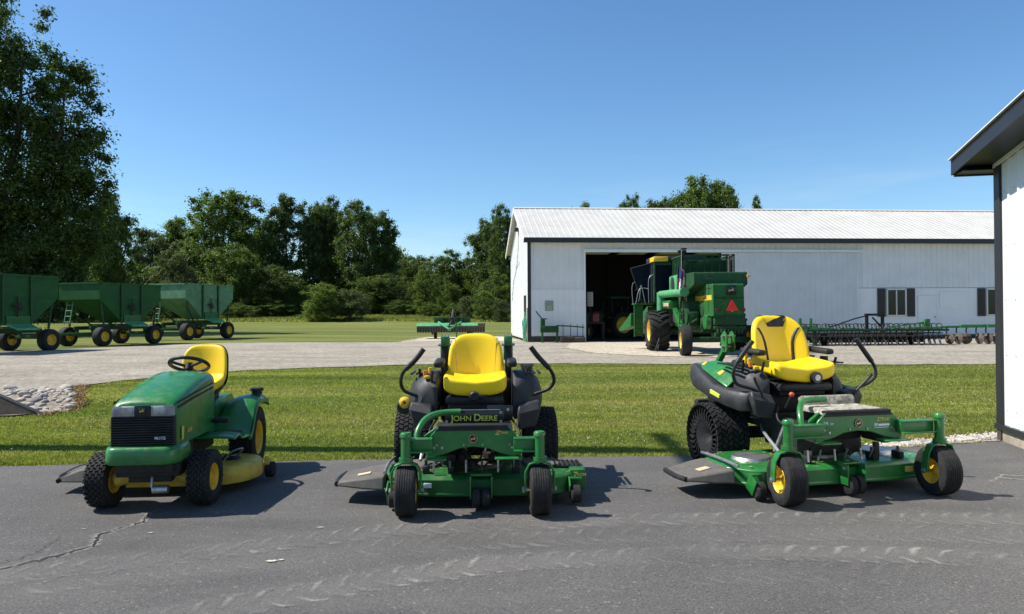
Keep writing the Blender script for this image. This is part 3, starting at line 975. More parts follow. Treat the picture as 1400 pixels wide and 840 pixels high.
# roof: two ribbed slopes
b = MB()
OV = .42
k = (RG - EV) / (D_ / 2)
def RF(u, v, d): return (u, v, EV + .12 + k * v + d) if v <= D_ / 2 else (u, v, EV + .12 + k * (D_ - v) + d)
for a, c in ((-OV, D_ / 2), (D_ / 2 + .001, D_ + OV)):
    ribbed(b, -.3, L_ + .3, a, c, lambda u, v, d: RF(u, v, d), .32, .019, .06)
open_build(b, 'roof', M['roof'], SH)
MB().prism([(D_ / 2 - .22, RG + .07), (D_ / 2, RG + .17), (D_ / 2 + .22, RG + .07), (D_ / 2, RG + .14)], 'x', -.32, L_ + .32).build('ridge_cap', M['roof'], SH)
MB().box((L_ / 2, -OV + .0, EV - .06 - k * OV + .10), (L_ + .62, .05, .26)).build('eave_fascia', M['blacktrim'], SH, .006)
MB().box((L_ / 2, -OV / 2 + .02, EV - k * OV + .0), (L_ + .3, OV - .06, .02)).build('soffit', M['white'], SH)
for nm, a, c in (('rake_trim', -OV, D_ / 2), ('rake_trim', D_ + OV, D_ / 2)):
    b = MB()
    za, zc = (EV + .10 - k * OV, EV + .10 + k * D_ / 2)
    b.loft([[(-.34, a, za - .2), (-.29, a, za - .2), (-.29, a, za), (-.34, a, za)], [(-.34, c, zc - .2), (-.29, c, zc - .2), (-.29, c, zc), (-.34, c, zc)]])
    b.build(nm, M['white'], SH, .004)
b = MB()
b.box((-.012, -.03, 2.62), (.17, .05, 5.18))
b.box((-.055, .06, 2.62), (.05, .13, 5.18))
b.build('corner_trim', M['blacktrim'], SH, .006)
MB().box((OP0 / 2, -.028, .16), (OP0, .05, .30)).build('base_board', M['darkwood'], SH, .006)
MB().box((26, -.03, .11), (17, .05, .22)).build('base_board', M['darkwood'], SH, .006)
b = MB()
b.box((OP0 - .02, -.035, 2.3), (.09, .07, 4.6)); b.build('door_jamb', M['whitelow'], SH, .005)
MB().box(((OP0 + 17.6) / 2, -.13, OPT + .07), (17.6 - OP0 + .2, .10, .15)).build('door_track', M['white'], SH, .008)
# sliding door, pushed right
sd = MB()
ribbed(sd, OP1, 17.4, .08, OPT - .02, lambda u, v, d: (u, -.11 - d, v))
o = open_build(sd, 'sliding_door', M['whitedoor'], SH)
b = MB()
for x in (OP1, 17.4): b.box((x, -.105, 2.3), (.06, .05, 4.5))
b.box(((OP1 + 17.4) / 2, -.105, .08), (7.3, .05, .10))
b.build('door_edge', M['white'], o, .004)
# windows with black shutters
for c in (19.6, 25.25):
    w = MB()
    for dx, dz, sx, sz in ((-.52, 0, .07, 1.46), (.52, 0, .07, 1.46), (0, 0, .055, 1.3), (0, .70, 1.11, .07), (0, -.70, 1.16, .09)):
        w.box((c + dx, -.055, 1.93 + dz), (sx, .075, sz))
    wo = w.build('window', M['windowframe'], SH, .006)
    MB().box((c, -.028, 1.93), (1.0, .012, 1.36)).build('pane', M['glassdark'], wo)
    for sg in (-1, 1):
        s = MB().box((c + sg * .83, -.045, 1.93), (.43, .05, 1.5))
        for q in range(14): s.box((c + sg * .83, -.075, 1.93 - .62 + q * .095), (.33, .016, .06), (.5, 0, 0))
        s.build('shutter', M['blacktrim'], SH, .004)
b = MB().box((21.35, -.025, 1.25), (1.05, .03, 2.1))
do = b.build('walk_door', M['whitelow'], SH, .006)
MB().box((21.78, -.06, 1.15), (.05, .05, .12), bev=.01).build('handle', M['steel'], do)
b = MB().box((24.4 - 1.6, -.02, 2.05), (1.5, .02, .9)); b.build('patch_panel', M['whitelow'], SH, .004)
# gable end door, lamp and hanging cord
gd = MB().box((-.035, 1.75, 1.25), (.04, 1.0, 2.35)).build('gable_door', M['blacktrim'], SH, .006)
MB().ell((-.07, 1.4, 1.2), (.03, .03, .03), 8).build('handle', M['steel'], gd)
lm = MB().box((-.12, 5.0, 6.3), (.25, .30, .22), bev=.03)
lm.box((-.03, 5.0, 6.3), (.06, .14, .3))
lm.build('floodlight', M['blackmetal'], SH)
MB().tube([(-.04, 5.0, 6.2), (-.035, 5.4, 5.0), (-.035, 6.6, 4.0), (-.035, 8.2, 3.4), (-.035, 9.2, 2.3)], .015, 6).build('cable', M['blackmetal'], SH)
MB().tube([(-.035, 6.4, 4.1), (-.03, 4.7, 4.4)], .012, 6).build('cable', M['blackmetal'], SH)

def shed_pt(s, d, z=0.):
    c, q = math.cos(rad(5.2)), math.sin(rad(5.2))
    return (.89 + s * c - d * q, 37.5 + s * q + d * c, .02 + z)

# grey-green notice on the front wall
t = thing('wall_sign', 'small grey-green sign with a white square mounted on the shed front wall', 'sign', shed_pt(1.0, -.06, 1.85), rad(5.2))
MB().box((0, 0, 0), (.42, .02, .52), bev=.004).build('sign_plate', M['signgreen'], t)
MB().box((.02, -.012, -.10), (.2, .006, .2)).build('sign_panel', M['paper'], t)
MB().box((.02, -.016, -.10), (.08, .004, .09)).build('pictogram', M['signgreen'], t)
# door-side things inside
t = thing('notice_board', 'white paper board hung on the dark wall just inside the shed opening', 'notice board', shed_pt(3.2, .9, 1.75), rad(-14))
MB().box((.1, 0, .45), (.30, .03, .75), bev=.004).build('board', M['paper'], t)
b = MB()
for q in range(5): b.box((.1, -.018, .18 + q * .13), (.2, .004, .05))
b.build('paper_sheet', M['signgreen'], t)
MB().box((.1, .06, -.6), (.08, .06, 2.3)).build('post', M['interior'], t)
t = thing('fuel_can', 'red fuel can standing on a bench inside the shed', 'fuel can', shed_pt(3.55, .7, 1.0), 0)
b = MB().box((0, 0, .22), (.36, .24, .44), bev=.05); b.build('can_body', M['redpaint'], t)
MB().tube([(-.1, 0, .44), (-.08, 0, .52), (.06, 0, .52), (.08, 0, .44)], .02, 8).build('handle', M['redpaint'], t)
MB().tube([(.12, 0, .42), (.2, 0, .55), (.28, 0, .58)], .025, 8).build('spout', M['blackmetal'], t)
t = thing('workbench', 'dark timber workbench inside the shed opening', 'bench', shed_pt(3.55, .9, 0), 0)
MB().box((0, 0, .96), (1.0, .7, .08)).build('bench_top', M['interior'], t, .005)
for x in (-.42, .42):
    for y in (-.28, .28): MB().box((x, y, .46), (.09, .09, .92)).build('leg', M['interior'], t, .005)
# tractor in the dark of the shed
t = thing('farm_tractor', 'green farm tractor with yellow wheel centres parked in the dark shed', 'tractor', shed_pt(4.6, 5.0, 0), rad(-70))
wheel(t, (.85, 1.1, .78), .78, .42, .46, 'lug', M['yellowrim'])
wheel(t, (-.85, 1.1, .78), .78, .42, .46, 'lug', M['yellowrim'])
wheel(t, (.65, -1.1, .42), .42, .25, .24, 'plain', M['yellowrim'])
wheel(t, (-.65, -1.1, .42), .42, .25, .24, 'plain', M['yellowrim'])
b = MB().box((0, -.65, 1.15), (.7, 1.7, .7), bev=.1); b.build('hood', M['greendark'], t)
MB().box((0, 1.1, .9), (.8, 1.2, .6), bev=.06).build('rear_housing', M['greendark'], t)
MB().box((0, 1.1, 2.35), (1.3, 1.3, .14), bev=.06).build('canopy', M['greendark'], t)
b = MB()
for x in (-.55, .55):
    for y in (.6, 1.6): b.box((x, y, 1.8), (.06, .06, 1.1))
b.build('canopy_post', M['blackmetal'], t)
MB().box((0, 1.15, 1.35), (.5, .5, .12), bev=.04).box((0, 1.4, 1.62), (.5, .1, .5), bev=.04).build('seat', M['black'], t)

# ------------------------------------------------------------------ building at the right edge
RB = thing('white_building', 'white ribbed building corner with black corner trim at the right edge', 'building', (5.45, 8.28, .02), 0)
# local axes: along the gable wall towards the viewer = t, outward = o
tx, ty = -.21, -.978
ox, oy = -.978, .21
sl = .135
WT = 3.05
def RBP(tt, oo, z): return (tx * tt + ox * oo, ty * tt + oy * oo, z)
W2 = 8.0
hgt = lambda u: WT + sl * min(u, W2 - u)
b = MB()
ribbed(b, .12, W2 / 2, .16, hgt, lambda u, v, d: RBP(u, d, v), .23, .02, .05)
ribbed(b, W2 / 2, W2, .16, hgt, lambda u, v, d: RBP(u, d, v), .23, .02, .05)
open_build(b, 'gable_wall', M['white'], RB)
b = MB()
LB = 14.
b.add([RBP(0.02, 0, 0), RBP(0.02, -LB, 0), RBP(0.02, -LB, WT + .1), RBP(0.02, 0, WT + .1)], [(0, 1, 2, 3)])
b.add([RBP(W2, 0, 0), RBP(W2, -LB, 0), RBP(W2, -LB, WT + .1), RBP(W2, 0, WT + .1)], [(0, 1, 2, 3)])
b.build('side_wall', M['white'], RB, sharp=0)
def slab(b, pts, up):
    """convex quad pts (t,o,z) thickened upwards"""
    b.loft([[RBP(*p) for p in pts], [RBP(p[0], p[1], p[2] + up) for p in pts]])
b = MB(); slab(b, [(-.012, -.1, .14), (-.012, .03, .14), (.13, .03, .14), (.13, -.1, .14)], WT - .1); b.build('corner_trim', M['blacktrim'], RB, .004)
b = MB(); slab(b, [(-.02, -.02, .12), (-.02, .045, .12), (W2, .045, .12), (W2, -.02, .12)], .06); b.build('base_trim', M['blacktrim'], RB, .004)
b = MB(); slab(b, [(0.02, -.04, -.1), (0.02, .012, -.1), (W2, .012, -.1), (W2, -.04, -.1)], .215); b.build('footing', M['footing'], RB, .004)
b = MB(); slab(b, [(.0, -.05, -.1), (.0, .03, -.1), (.1, .03, -.1), (.1, -.05, -.1)], .22); b.build('footing_post', M['darkwood'], RB, .004)
OE, OG = .31, .36   # eave and gable overhang
zr = lambda tt: WT + .06 + sl * tt
b = MB()
slab(b, [(-OE, OG, zr(-OE) + .10), (-OE, -LB, zr(-OE) + .10), (W2 / 2, -LB, zr(W2 / 2) + .10), (W2 / 2, OG, zr(W2 / 2) + .10)], .035)
slab(b, [(W2 + OE, OG, zr(-OE) + .10), (W2 + OE, -LB, zr(-OE) + .10), (W2 / 2, -LB, zr(W2 / 2) + .1005), (W2 / 2, OG, zr(W2 / 2) + .1005)], .035)
b.build('roof', M['blackmetal'], RB)
b = MB()
slab(b, [(-OE - .02, OG + .025, zr(-OE) + .138), (-OE - .02, -.2, zr(-OE) + .138), (W2 / 2, -.2, zr(W2 / 2) + .138), (W2 / 2, OG + .025, zr(W2 / 2) + .138)], .012)
b.build('roof_edge', M['white'], RB)
b = MB()
slab(b, [(-OE, OG - .03, zr(-OE) - .04), (-OE, OG, zr(-OE) - .04), (W2 / 2, OG, zr(W2 / 2) - .04), (W2 / 2, OG - .03, zr(W2 / 2) - .04)], .135)
b.build('rake_fascia', M['blacktrim'], RB)
b = MB()
slab(b, [(-OE, OG - .03, zr(-OE) - .06), (-OE, -LB, zr(-OE) - .06), (-OE + .03, -LB, zr(-OE) - .06), (-OE + .03, OG - .03, zr(-OE) - .06)], .155)
b.build('eave_fascia', M['blacktrim'], RB)
b = MB()
slab(b, [(-OE + .03, OG - .03, zr(-OE) - .045), (-OE + .03, -LB, zr(-OE) - .045), (.0, -LB, zr(-OE) - .045), (.0, OG - .03, zr(-OE) - .045)], .01)
slab(b, [(.0, OG - .03, zr(0) - .03), (.0, .03, zr(0) - .03), (W2 / 2, .03, zr(W2 / 2) - .03), (W2 / 2, OG - .03, zr(W2 / 2) - .03)], .01)
b.build('soffit', M['blacktrim'], RB)
b = MB()
slab(b, [(.0, .022, zr(0) - .075), (.0, .04, zr(0) - .075), (W2 / 2, .04, zr(W2 / 2) - .075), (W2 / 2, .022, zr(W2 / 2) - .075)], .042)
b.build('wall_top_trim', M['white'], RB)

b = MB()
for z in (.35, .95, 1.55, 2.15, 2.75):
    for k in range(8):
        q0 = Vector(RBP(.20 + k * .115, .001, z)); q1 = Vector(RBP(.20 + k * .115, .007, z))
        b.cyl(q0, q1, .006, n=6)
b.build('screw', M['steel'], RB)
# ------------------------------------------------------------------ pole outside the left edge whose shadow crosses the lawn
t = thing('utility_pole', 'tall timber utility pole whose long shadow lies across the lawn', 'pole', (-6.75, 8.27, tzf(-6.75, 8.27)), 0)
MB().cyl((0, 0, -.3), (0, 0, 11.0), .19, .14, 14).build('pole_shaft', M['polewood'], t)
MB().box((0, 0, 10.5), (.14, 2.2, .12)).build('crossarm', M['polewood'], t, .01)
MB().cyl((.32, 0, 8.7), (.32, 0, 9.6), .22, .22, 16).build('transformer', M['steel'], t)
b = MB()
for y in (-.95, -.5, .5, .95): b.cyl((0, y, 10.56), (0, y, 10.76), .045, .03, 8)
b.build('insulator', M['greyplastic'], t)

# ------------------------------------------------------------------ trees
def leaves_mesh(name, centers, radii, per, size, mat, seed, flat=.85):
    r = np.random.default_rng(seed)
    cs = np.repeat(np.array(centers), per, 0)
    rs = np.repeat(np.array(radii), per, 0)
    n = len(cs)
    d = r.normal(size=(n, 3)); d /= np.linalg.norm(d, axis=1)[:, None]
    rr = np.minimum(np.abs(r.normal(0, .56, n)), .98 + .12 * r.random(n))
    rs = rs * 1.12
    p = cs + d * (rs * rr)[:, None] * np.array([1, 1, flat])
    nr = d * .7 + r.normal(size=(n, 3)) * .6 + np.array([0, 0, .35])
    nr /= np.linalg.norm(nr, axis=1)[:, None]
    a = r.normal(size=(n, 3))
    t1 = np.cross(nr, a); t1 /= np.linalg.norm(t1, axis=1)[:, None] + 1e-9
    t2 = np.cross(nr, t1)
    s = size * (.6 + .8 * r.random(n))
    L = (s)[:, None]; W = (s * .55)[:, None]
    v = np.stack([p - t1 * L, p + t2 * W * .9 + nr * W * .25, p + t1 * L, p - t2 * W + nr * W * .2], 1)
    f = np.arange(n * 4).reshape(n, 4)
    return np_mesh(name, v.reshape(-1, 3), f, mat, False)

def crown(H, R, base, leaders, seed, nclump, cr, shape='poplar'):
    """clump centres for a crown made of several upright leaders"""
    r = random.Random(seed)
    C, Q = [], []
    lead = []
    for k in range(leaders):
        a = 2 * PI * k / leaders + r.uniform(-.5, .5)
        d = R * (r.uniform(.25, .62) if k else 0)
        lead.append((d * math.cos(a), d * math.sin(a), H * (r.uniform(.84, .99) if k else 1.), R * r.uniform(.50, .70)))
    for i in range(nclump):
        lx, ly, lh, lw = r.choice(lead)
        t = r.random() ** .9
        z = base + (lh - base) * t
        env = lw * (math.sin(PI * min(1, .12 + .73 * t)) ** .7) * (1.15 if t < .5 else 1.)
        if shape == 'round': env = lw * 1.25 * math.sqrt(max(.02, 1 - (2 * t - 1) ** 2 * .92))
        a = r.uniform(0, 2 * PI); q = env * math.sqrt(r.uniform(.15, 1.)) * r.uniform(.8, 1.15)
        sp = .35 + .65 * min(1, t * 1.6)
        C.append((lx * (sp if shape != 'round' else 1) + q * math.cos(a), ly * sp + q * math.sin(a), z))
        Q.append(cr * r.uniform(.6, 1.3) * (1 - .22 * t * t))
    return C, Q, lead

def trunk(H, base, lead, r0, seed):
    b = MB()
    r = random.Random(seed)
    b.tube([(0, 0, -.4), (r.uniform(-.1, .1), 0, base), (r.uniform(-.3, .3), r.uniform(-.3, .3), H * .5), (lead[0][0], lead[0][1], H * .9)], [r0 * 1.25, r0, r0 * .6, r0 * .12], 10)
    for lx, ly, lh, lw in lead[1:]:
        h0 = base + (H * .4 - base) * r.uniform(.0, .8)
        b.tube([(0, 0, h0), (lx * .5, ly * .5, h0 + (lh - h0) * .25), (lx * .95, ly * .95, h0 + (lh - h0) * .6), (lx, ly, lh * .94)], [r0 * .5, r0 * .4, r0 * .25, r0 * .06], 8)
        for q in range(4):
            hh = h0 + (lh - h0) * r.uniform(.3, .85); a = r.uniform(0, 6.3)
            b.tube([(lx * .9, ly * .9, hh), (lx + lw * .5 * math.cos(a), ly + lw * .5 * math.sin(a), hh + .6), (lx + lw * math.cos(a), ly + lw * math.sin(a), hh + 1.3)], [r0 * .16, r0 * .1, r0 * .03], 6)
    return b

_tv = {}
def tree_proto(kind, variant):
    key = (kind, variant)
    if key in _tv: return _tv[key]
    sd = sum(map(ord, kind)) * 13 + variant * 101
    H = 18.
    if kind == 'poplar':
        C, Q, ld = crown(H, 5.2, 1.6, 6, sd, 340, 1.2); mat = M['leaf_dark'] if variant % 2 else M['leaf_mid']; per, sz = 170, .165
    elif kind == 'column':
        C, Q, ld = crown(H, 2.6, 1.2, 3, sd, 150, .95); mat = M['leaf_dark']; per, sz = 170, .165
    elif kind == 'broad':
        C, Q, ld = crown(H, 6.5, .8, 7, sd, 300, 1.4, 'round'); mat = [M['leaf_dark'], M['leaf_mid'], M['leaf_grey']][variant % 3]; per, sz = 160, .19
    else:
        C, Q, ld = crown(H, 6.5, .2, 6, sd, 150, 1.6, 'round'); mat = [M['leaf_light'], M['leaf_grey'], M['leaf_mid']][variant % 3]; per, sz = 220, .22
    lv = leaves_mesh('crown', C, Q, per, sz, mat, sd)
    tk = trunk(H, 1.5, ld, .34 if kind != 'column' else .24, sd).mesh('trunk', M['bark'])
    _tv[key] = (lv, tk)
    return _tv[key]

def tree(name, label, cat, px, top, D, hw, kind, variant, group=None, base_px=None):
    """px, top, hw: where its middle, its tip and its half width stand in the survey sketch (1400 wide)"""
    X = (px - 700) / 1010 * D
    z0 = tzf(X, D) - .1
    H = (430 - top) / 1010 * D + 1.45 - z0
    R = hw / 1010 * D
    nat = {'poplar': 4.6, 'column': 2.4, 'broad': 6.0, 'bush': 7.0}[kind]
    lv, tk = tree_proto(kind, variant)
    t = thing(name, label, cat, (X, D, z0), random.uniform(0, 6.28), group)
    link('trunk', tk, t); link('crown', lv, t)
    t.scale = (R / nat, R / nat, H / 18.3)
    return t

# the large tree at the left edge
X0, D0 = -38.7, 54.
t = thing('large_tree', 'huge dark tree filling the left edge, tallest in the picture', 'tree', (X0, D0, tzf(X0, D0) - .1), .4)
rr_ = random.Random(5)
C, Q = [], []
H = 26.5
lead = [(0, 0, 26.5, 4.2), (2.6, -.5, 24.6, 4.0), (5.6, -1.5, 20.5, 3.0), (-4, 1, 25., 4.), (2., 2.5, 22., 4.), (-2., -3., 23., 4.), (6.4, .5, 15.5, 2.6), (-6, -1, 20, 4)]
for lx, ly, lh, lw in lead:
    for i in range(85):
        tt = rr_.random() ** .95
        z = 1.6 + (lh - 1.6) * tt
        env = lw * math.sin(PI * min(1, .16 + .78 * tt)) ** .65
        a = rr_.uniform(0, 6.28); q = env * math.sqrt(rr_.uniform(.1, 1.15))
        sp = .55 + .45 * min(1, tt * 1.7)
        C.append((lx * sp + q * math.cos(a), ly * sp + q * math.sin(a), z)); Q.append(rr_.uniform(.6, 1.35))
for lx, ly, lh, lw in lead:
    for i in range(9):
        z = 3 + (lh * .86 - 3) * i / 8
        C.append((lx * .8, ly * .8, z)); Q.append(2.5 * (1 - .35 * i / 8))
        C.append((lx * .5 + rr_.uniform(-1, 1), ly * .5 + rr_.uniform(-1, 1), z)); Q.append(2.5 * (1 - .35 * i / 8))
link('crown', leaves_mesh('crown', C, Q, 300, .125, M['leaf_dark'], 77), t)
trunk(H, 4.0, [(l[0] * .95, l[1] * .95, l[2] * .95, l[3]) for l in lead], .55, 6).build('trunk', M['bark'], t)

TL = [  # px, top, D, half width, kind, variant, label
    (150, 262, 72, 30, 'poplar', 1, 'dark upright tree beside the huge tree, above the wagons'),
    (70, 290, 90, 60, 'broad', 0, 'dark broad tree behind the huge tree at the left'),
    (203, 308, 104, 36, 'broad', 2, 'grey-green bushy tree between the dark upright tree and the tall poplars'),
    (246, 296, 112, 30, 'poplar', 2, 'lighter ragged tree left of the tallest rounded poplar'),
    (238, 338, 92, 30, 'bush', 1, 'grey willow bush standing behind the last grain wagon'),
    (305, 257, 108, 47, 'poplar', 2, 'tall rounded poplar above the last grain wagon, widest of the row'),
    (318, 330, 98, 36, 'broad', 1, 'mid-green lower tree in front of the widest poplar'),
    (356, 292, 118, 25, 'poplar', 3, 'dark poplar in the dip right of the widest poplar'),
    (392, 262, 110, 20, 'column', 1, 'slender forked poplar with the highest narrow tip of the row'),
    (424, 273, 112, 26, 'poplar', 3, 'dark poplar second from the slender forked one'),
    (455, 268, 114, 26, 'poplar', 1, 'dark poplar with a twin tip above the round light bush'),
    (494, 272, 110, 36, 'poplar', 5, 'dark dense poplar right of the round light bush'),
    (533, 298, 112, 17, 'column', 2, 'narrow leaning poplar at the right end of the tall row'),
    (380, 360, 100, 40, 'broad', 0, 'low dark tree at the foot of the tall poplar row'),
    (520, 372, 104, 40, 'broad', 3, 'low dark tree at the right foot of the tall poplar row'),
    (566, 346, 128, 32, 'broad', 3, 'dark tree standing in the low gap of the tree line'),
    (612, 340, 124, 34, 'broad', 0, 'rounded dark tree behind the field mower'),
    (645, 352, 126, 30, 'broad', 3, 'dark tree left of the tall poplars at the shed'),
    (663, 299, 118, 24, 'poplar', 1, 'tall poplar nearest the shed gable on its left'),
    (689, 278, 112, 22, 'poplar', 5, 'tallest poplar touching the shed gable'),
    (582, 362, 100, 22, 'bush', 2, 'small yellowish-green tree behind the field mower'),
    (612, 384, 98, 17, 'broad', 1, 'small rounded mid-green tree right of the yellowish one'),
    (678, 372, 90, 26, 'bush', 2, 'light green bushy tree beside the shed wall'),
    (865, 267, 95, 22, 'poplar', 0, 'treetop peeping over the shed roof above the door opening'),
    (800, 278, 95, 24, 'broad', 1, 'lowest small treetop over the left part of the shed roof'),
    (905, 271, 95, 30, 'poplar', 3, 'small treetop over the shed roof left of the biggest one'),
    (955, 243, 92, 40, 'poplar', 4, 'biggest treetop rising over the shed roof'),
    (990, 249, 95, 28, 'poplar', 2, 'treetop over the shed roof just right of the biggest one'),
    (1037, 268, 95, 11, 'column', 4, 'thin sparse treetop farthest right over the shed roof'),
]
for px, top, D, hw, kind, var, lab in TL:
    tree('tree', lab, 'tree', px, top, D, hw, kind, var, 'trees beyond the field')
SHB = [(443, 386, 84, 32, 0, 'large round light-green willow bush at the edge of the field'), (478, 393, 85, 30, 1, 'grey-green bush overlapping the round light one on its right'),
       (640, 404, 88, 16, 1, 'low grey bush left of the shed, behind the field mower'), (662, 398, 86, 18, 0, 'low light-green bush near the shed gable'), (622, 414, 92, 14, 2, 'low mid-green bush under the small rounded tree'),
       (588, 412, 95, 16, 2, 'low green bush at the foot of the yellowish tree'), (685, 408, 84, 14, 1, 'lowest grey bush touching the shed gable'), (545, 410, 100, 22, 2, 'low dark-green bush right of the grey-green one'),
       (375, 408, 96, 26, 2, 'low green bush behind the gap after the last grain wagon'), (330, 412, 92, 22, 2, 'low green bush just behind the last grain wagon')]
for px, top, D, hw, var, lab in SHB:
    tree('bush', lab, 'bush', px, top, D, hw, 'bush', var, 'bushes along the field edge')
# the wood closing the view behind the separate trees
r = np.random.default_rng(31)
C, Q = [], []
for i in range(1500):
    xx = r.uniform(-105, 14); yy = r.uniform(132, 146)
    top = 8.5 + 2.5 * math.sin(xx * .21) + 1.5 * math.sin(xx * .53 + 1)
    C.append((xx, yy, 1.2 + r.random() ** .8 * top)); Q.append(r.uniform(1.2, 2.2))
wd = link('woods', leaves_mesh('woods', C, Q, 60, .42, M['leaf_dark'], 9))
tag(wd, 'dark wood closing the view behind the separate trees', 'woods', kind='stuff')
C, Q = [], []
for i in range(420):
    xx = r.uniform(-92, -45); yy = r.uniform(84, 100)
    C.append((xx, yy, .8 + r.random() * 7)); Q.append(r.uniform(1.0, 1.9))
wd = link('woods', leaves_mesh('woods', C, Q, 60, .36, M['leaf_dark'], 10))
tag(wd, 'dark undergrowth wood behind the grain wagons at the left', 'woods', kind='stuff')
# longer unmown grass in front of the wood
n = 26000
x = r.uniform(-60, 0, n); y = 88 + 14 * r.random(n) + 3 * np.sin(x * .3)
x2 = r.uniform(-40, .5, n // 3); y2 = r.uniform(84, 92, n // 3)
x = np.concatenate([x, x2]); y = np.concatenate([y, y2])
n = len(x)
h = .12 + .30 * r.random(n); a = r.random(n) * 6.3
z = tz(x, y)
v = np.empty((n, 3, 3))
v[:, 0] = np.stack([x - .12, y, z], -1); v[:, 1] = np.stack([x + .12, y, z], -1); v[:, 2] = np.stack([x + r.normal(0, .15, n), y + r.normal(0, .15, n), z + h], -1)
o = link('meadow_grass', np_mesh('meadow_grass', v.reshape(-1, 3), np.arange(n * 3).reshape(n, 3), M['blade'], False))
tag(o, 'longer unmown grass along the foot of the wood', 'grass', kind='stuff')
# ------------------------------------------------------------------ lawn tractor
def rounded_poly(pts, r, n=5):
    out = []
    m = len(pts)
    for i in range(m):
        p = Vector((*pts[i], 0)); a = Vector((*pts[i - 1], 0)); c = Vector((*pts[(i + 1) % m], 0))
        da, dc = (a - p), (c - p)
        k = min(r, da.length * .45, dc.length * .45)
        s, e = p + da.normalized() * k, p + dc.normalized() * k
        for j in range(n + 1):
            t = j / n
            q = s * (1 - t) ** 2 + p * 2 * t * (1 - t) + e * t * t
            out.append((q.x, q.y))
    return out

def shell(b, poly, levels, T=None):
    """stack of scaled copies of an XY outline: levels = (z, inset)"""
    cx = sum(p[0] for p in poly) / len(poly); cy = sum(p[1] for p in poly) / len(poly)
    w = max(abs(p[0] - cx) for p in poly); h = max(abs(p[1] - cy) for p in poly)
    rings = [[(cx + (x - cx) * (1 - i / w), cy + (y - cy) * (1 - i / h), z) for x, y in poly] for z, i in levels]
    return b.loft(rings, T=T)

LT = thing('lawn_tractor', 'green lawn tractor with yellow bucket seat and black slatted grille, leftmost of the mowers', 'lawn tractor', (-2.71, 5.62, .018), rad(6))
LT.scale = (.91, 1, 1)
def clippings(parent, cx, cy, wx, wy, z, n, seed):
    r = np.random.default_rng(seed)
    x = cx + wx * (r.random(n) * 2 - 1); y = cy + wy * (r.random(n) * 2 - 1) ** 1
    k = r.random(n) < .35 + .65 * np.clip(np.sin(x * 9 + seed) * np.cos(y * 11), 0, 1)
    x, y = x[k], y[k]; n = len(x)
    a_ = r.random(n) * 6.3; L = .008 + .016 * r.random(n)
    ca, sa = np.cos(a_) * L, np.sin(a_) * L
    zz = z + .004 * r.random(n)
    v = np.empty((n, 3, 3))
    v[:, 0] = np.stack([x - ca, y - sa, zz], -1); v[:, 1] = np.stack([x + ca, y + sa, zz + .003], -1); v[:, 2] = np.stack([x - sa * .3, y + ca * .3, zz + .004], -1)
    o = link('grass_clippings', np_mesh('grass_clippings', v.reshape(-1, 3), np.arange(n * 3).reshape(n, 3), M['drygrass'], False), parent)
    o['kind'] = 'stuff'
    return o
def hood_sec(y, w, zb, zs, zt, crown_=.012):
    half = [(w, zb), (w * 1.005, zb + (zs - zb) * .5), (w, zs), (w * .975, zs + (zt - zs) * .35), (w * .90, zs + (zt - zs) * .72), (w * .78, zt - .006), (w * .5, zt + crown_ * .6), (0, zt + crown_)]
    return [(-x, y, z) for x, z in half] + [(x, y, z) for x, z in reversed(half[:-1])]
b = MB()
b.loft([hood_sec(-.235, .232, .50, .765, .790, .004), hood_sec(-.215, .242, .49, .772, .810, .008), hood_sec(-.12, .250, .48, .785, .842, .014), hood_sec(.10, .256, .48, .825, .892, .016), hood_sec(.35, .262, .48, .87, .940), hood_sec(.56, .262, .48, .89, .965), hood_sec(.68, .255, .50, .885, .955)])
hood = b.build('hood', M['green'], LT, 0, 45)
b = MB()
for z0, z1 in ((.772, .796), (.81, .828)):
    for s in (-1, 1):
        b.loft([[(s * .2475, -.2, z0 - .02), (s * .249, -.2, z0 - .02), (s * .249, -.2, z1 - .022), (s * .2475, -.2, z1 - .022)],
                [(s * .2585, .1, z0 + .012), (s * .2595, .1, z0 + .012), (s * .2595, .1, z1 + .010), (s * .2585, .1, z1 + .010)],
                [(s * .2635, .62, z0 + .052), (s * .2665, .62, z0 + .052), (s * .2665, .62, z1 + .045), (s * .2635, .62, z1 + .045)]])
b.build('hood_stripe', M['blackmetal'], hood)
b = MB().box((0, -.238, .742), (.475, .035, .078), bev=.014)
for k in range(6): b.box((-.20, -.258, .715 + k * .013), (.075, .006, .005))
for k in range(6): b.box((.20, -.258, .715 + k * .013), (.075, .006, .005))
hl = b.build('headlight', M['lens'], LT)
for s in (-1, 1):
    MB().box((s * .13, -.257, .748), (.10, .004, .05), bev=.002).build('reflector', M['steel'], hl)
MB().box((0, -.258, .748), (.125, .012, .078), bev=.004).build('badge_panel', M['blackmetal'], hl)
badge(LT, face_at(0, -.265, .748), .029, M['blackgloss'], M['lettergreen'], True)
b = MB().box((0, -.222, .60), (.47, .03, .215))
for k in range(12): b.box((0, -.243, .503 + k * .0178), (.485, .034, .0085), (-.35, 0, 0), bev=.003)
for s in (-1, 1): b.box((s * .238, -.235, .60), (.012, .045, .215), bev=.003)
b.build('grille', M['blackmetal'], LT)
text('lettering', 'ML/122', .028, M['letterwhite'], LT, face_at(.135, -.263, .548))
text('lettering', 'GX54', .042, M['gold'], LT, Matrix.Translation((.2640, .02, .565)) @ Euler((PI / 2, 0, PI / 2)).to_matrix().to_4x4())
MB().box((.259, -.12, .565), (.004, .045, .10), bev=.001).build('decal', M['gold'], LT)
b = MB()
bp = rounded_poly([(-.285, .02), (-.30, -.24), (-.24, -.335), (.24, -.335), (.30, -.24), (.285, .02)], .05)
shell(b, bp, [(.365, .02), (.375, .004), (.40, 0), (.46, .004), (.485, .014), (.492, .03)])
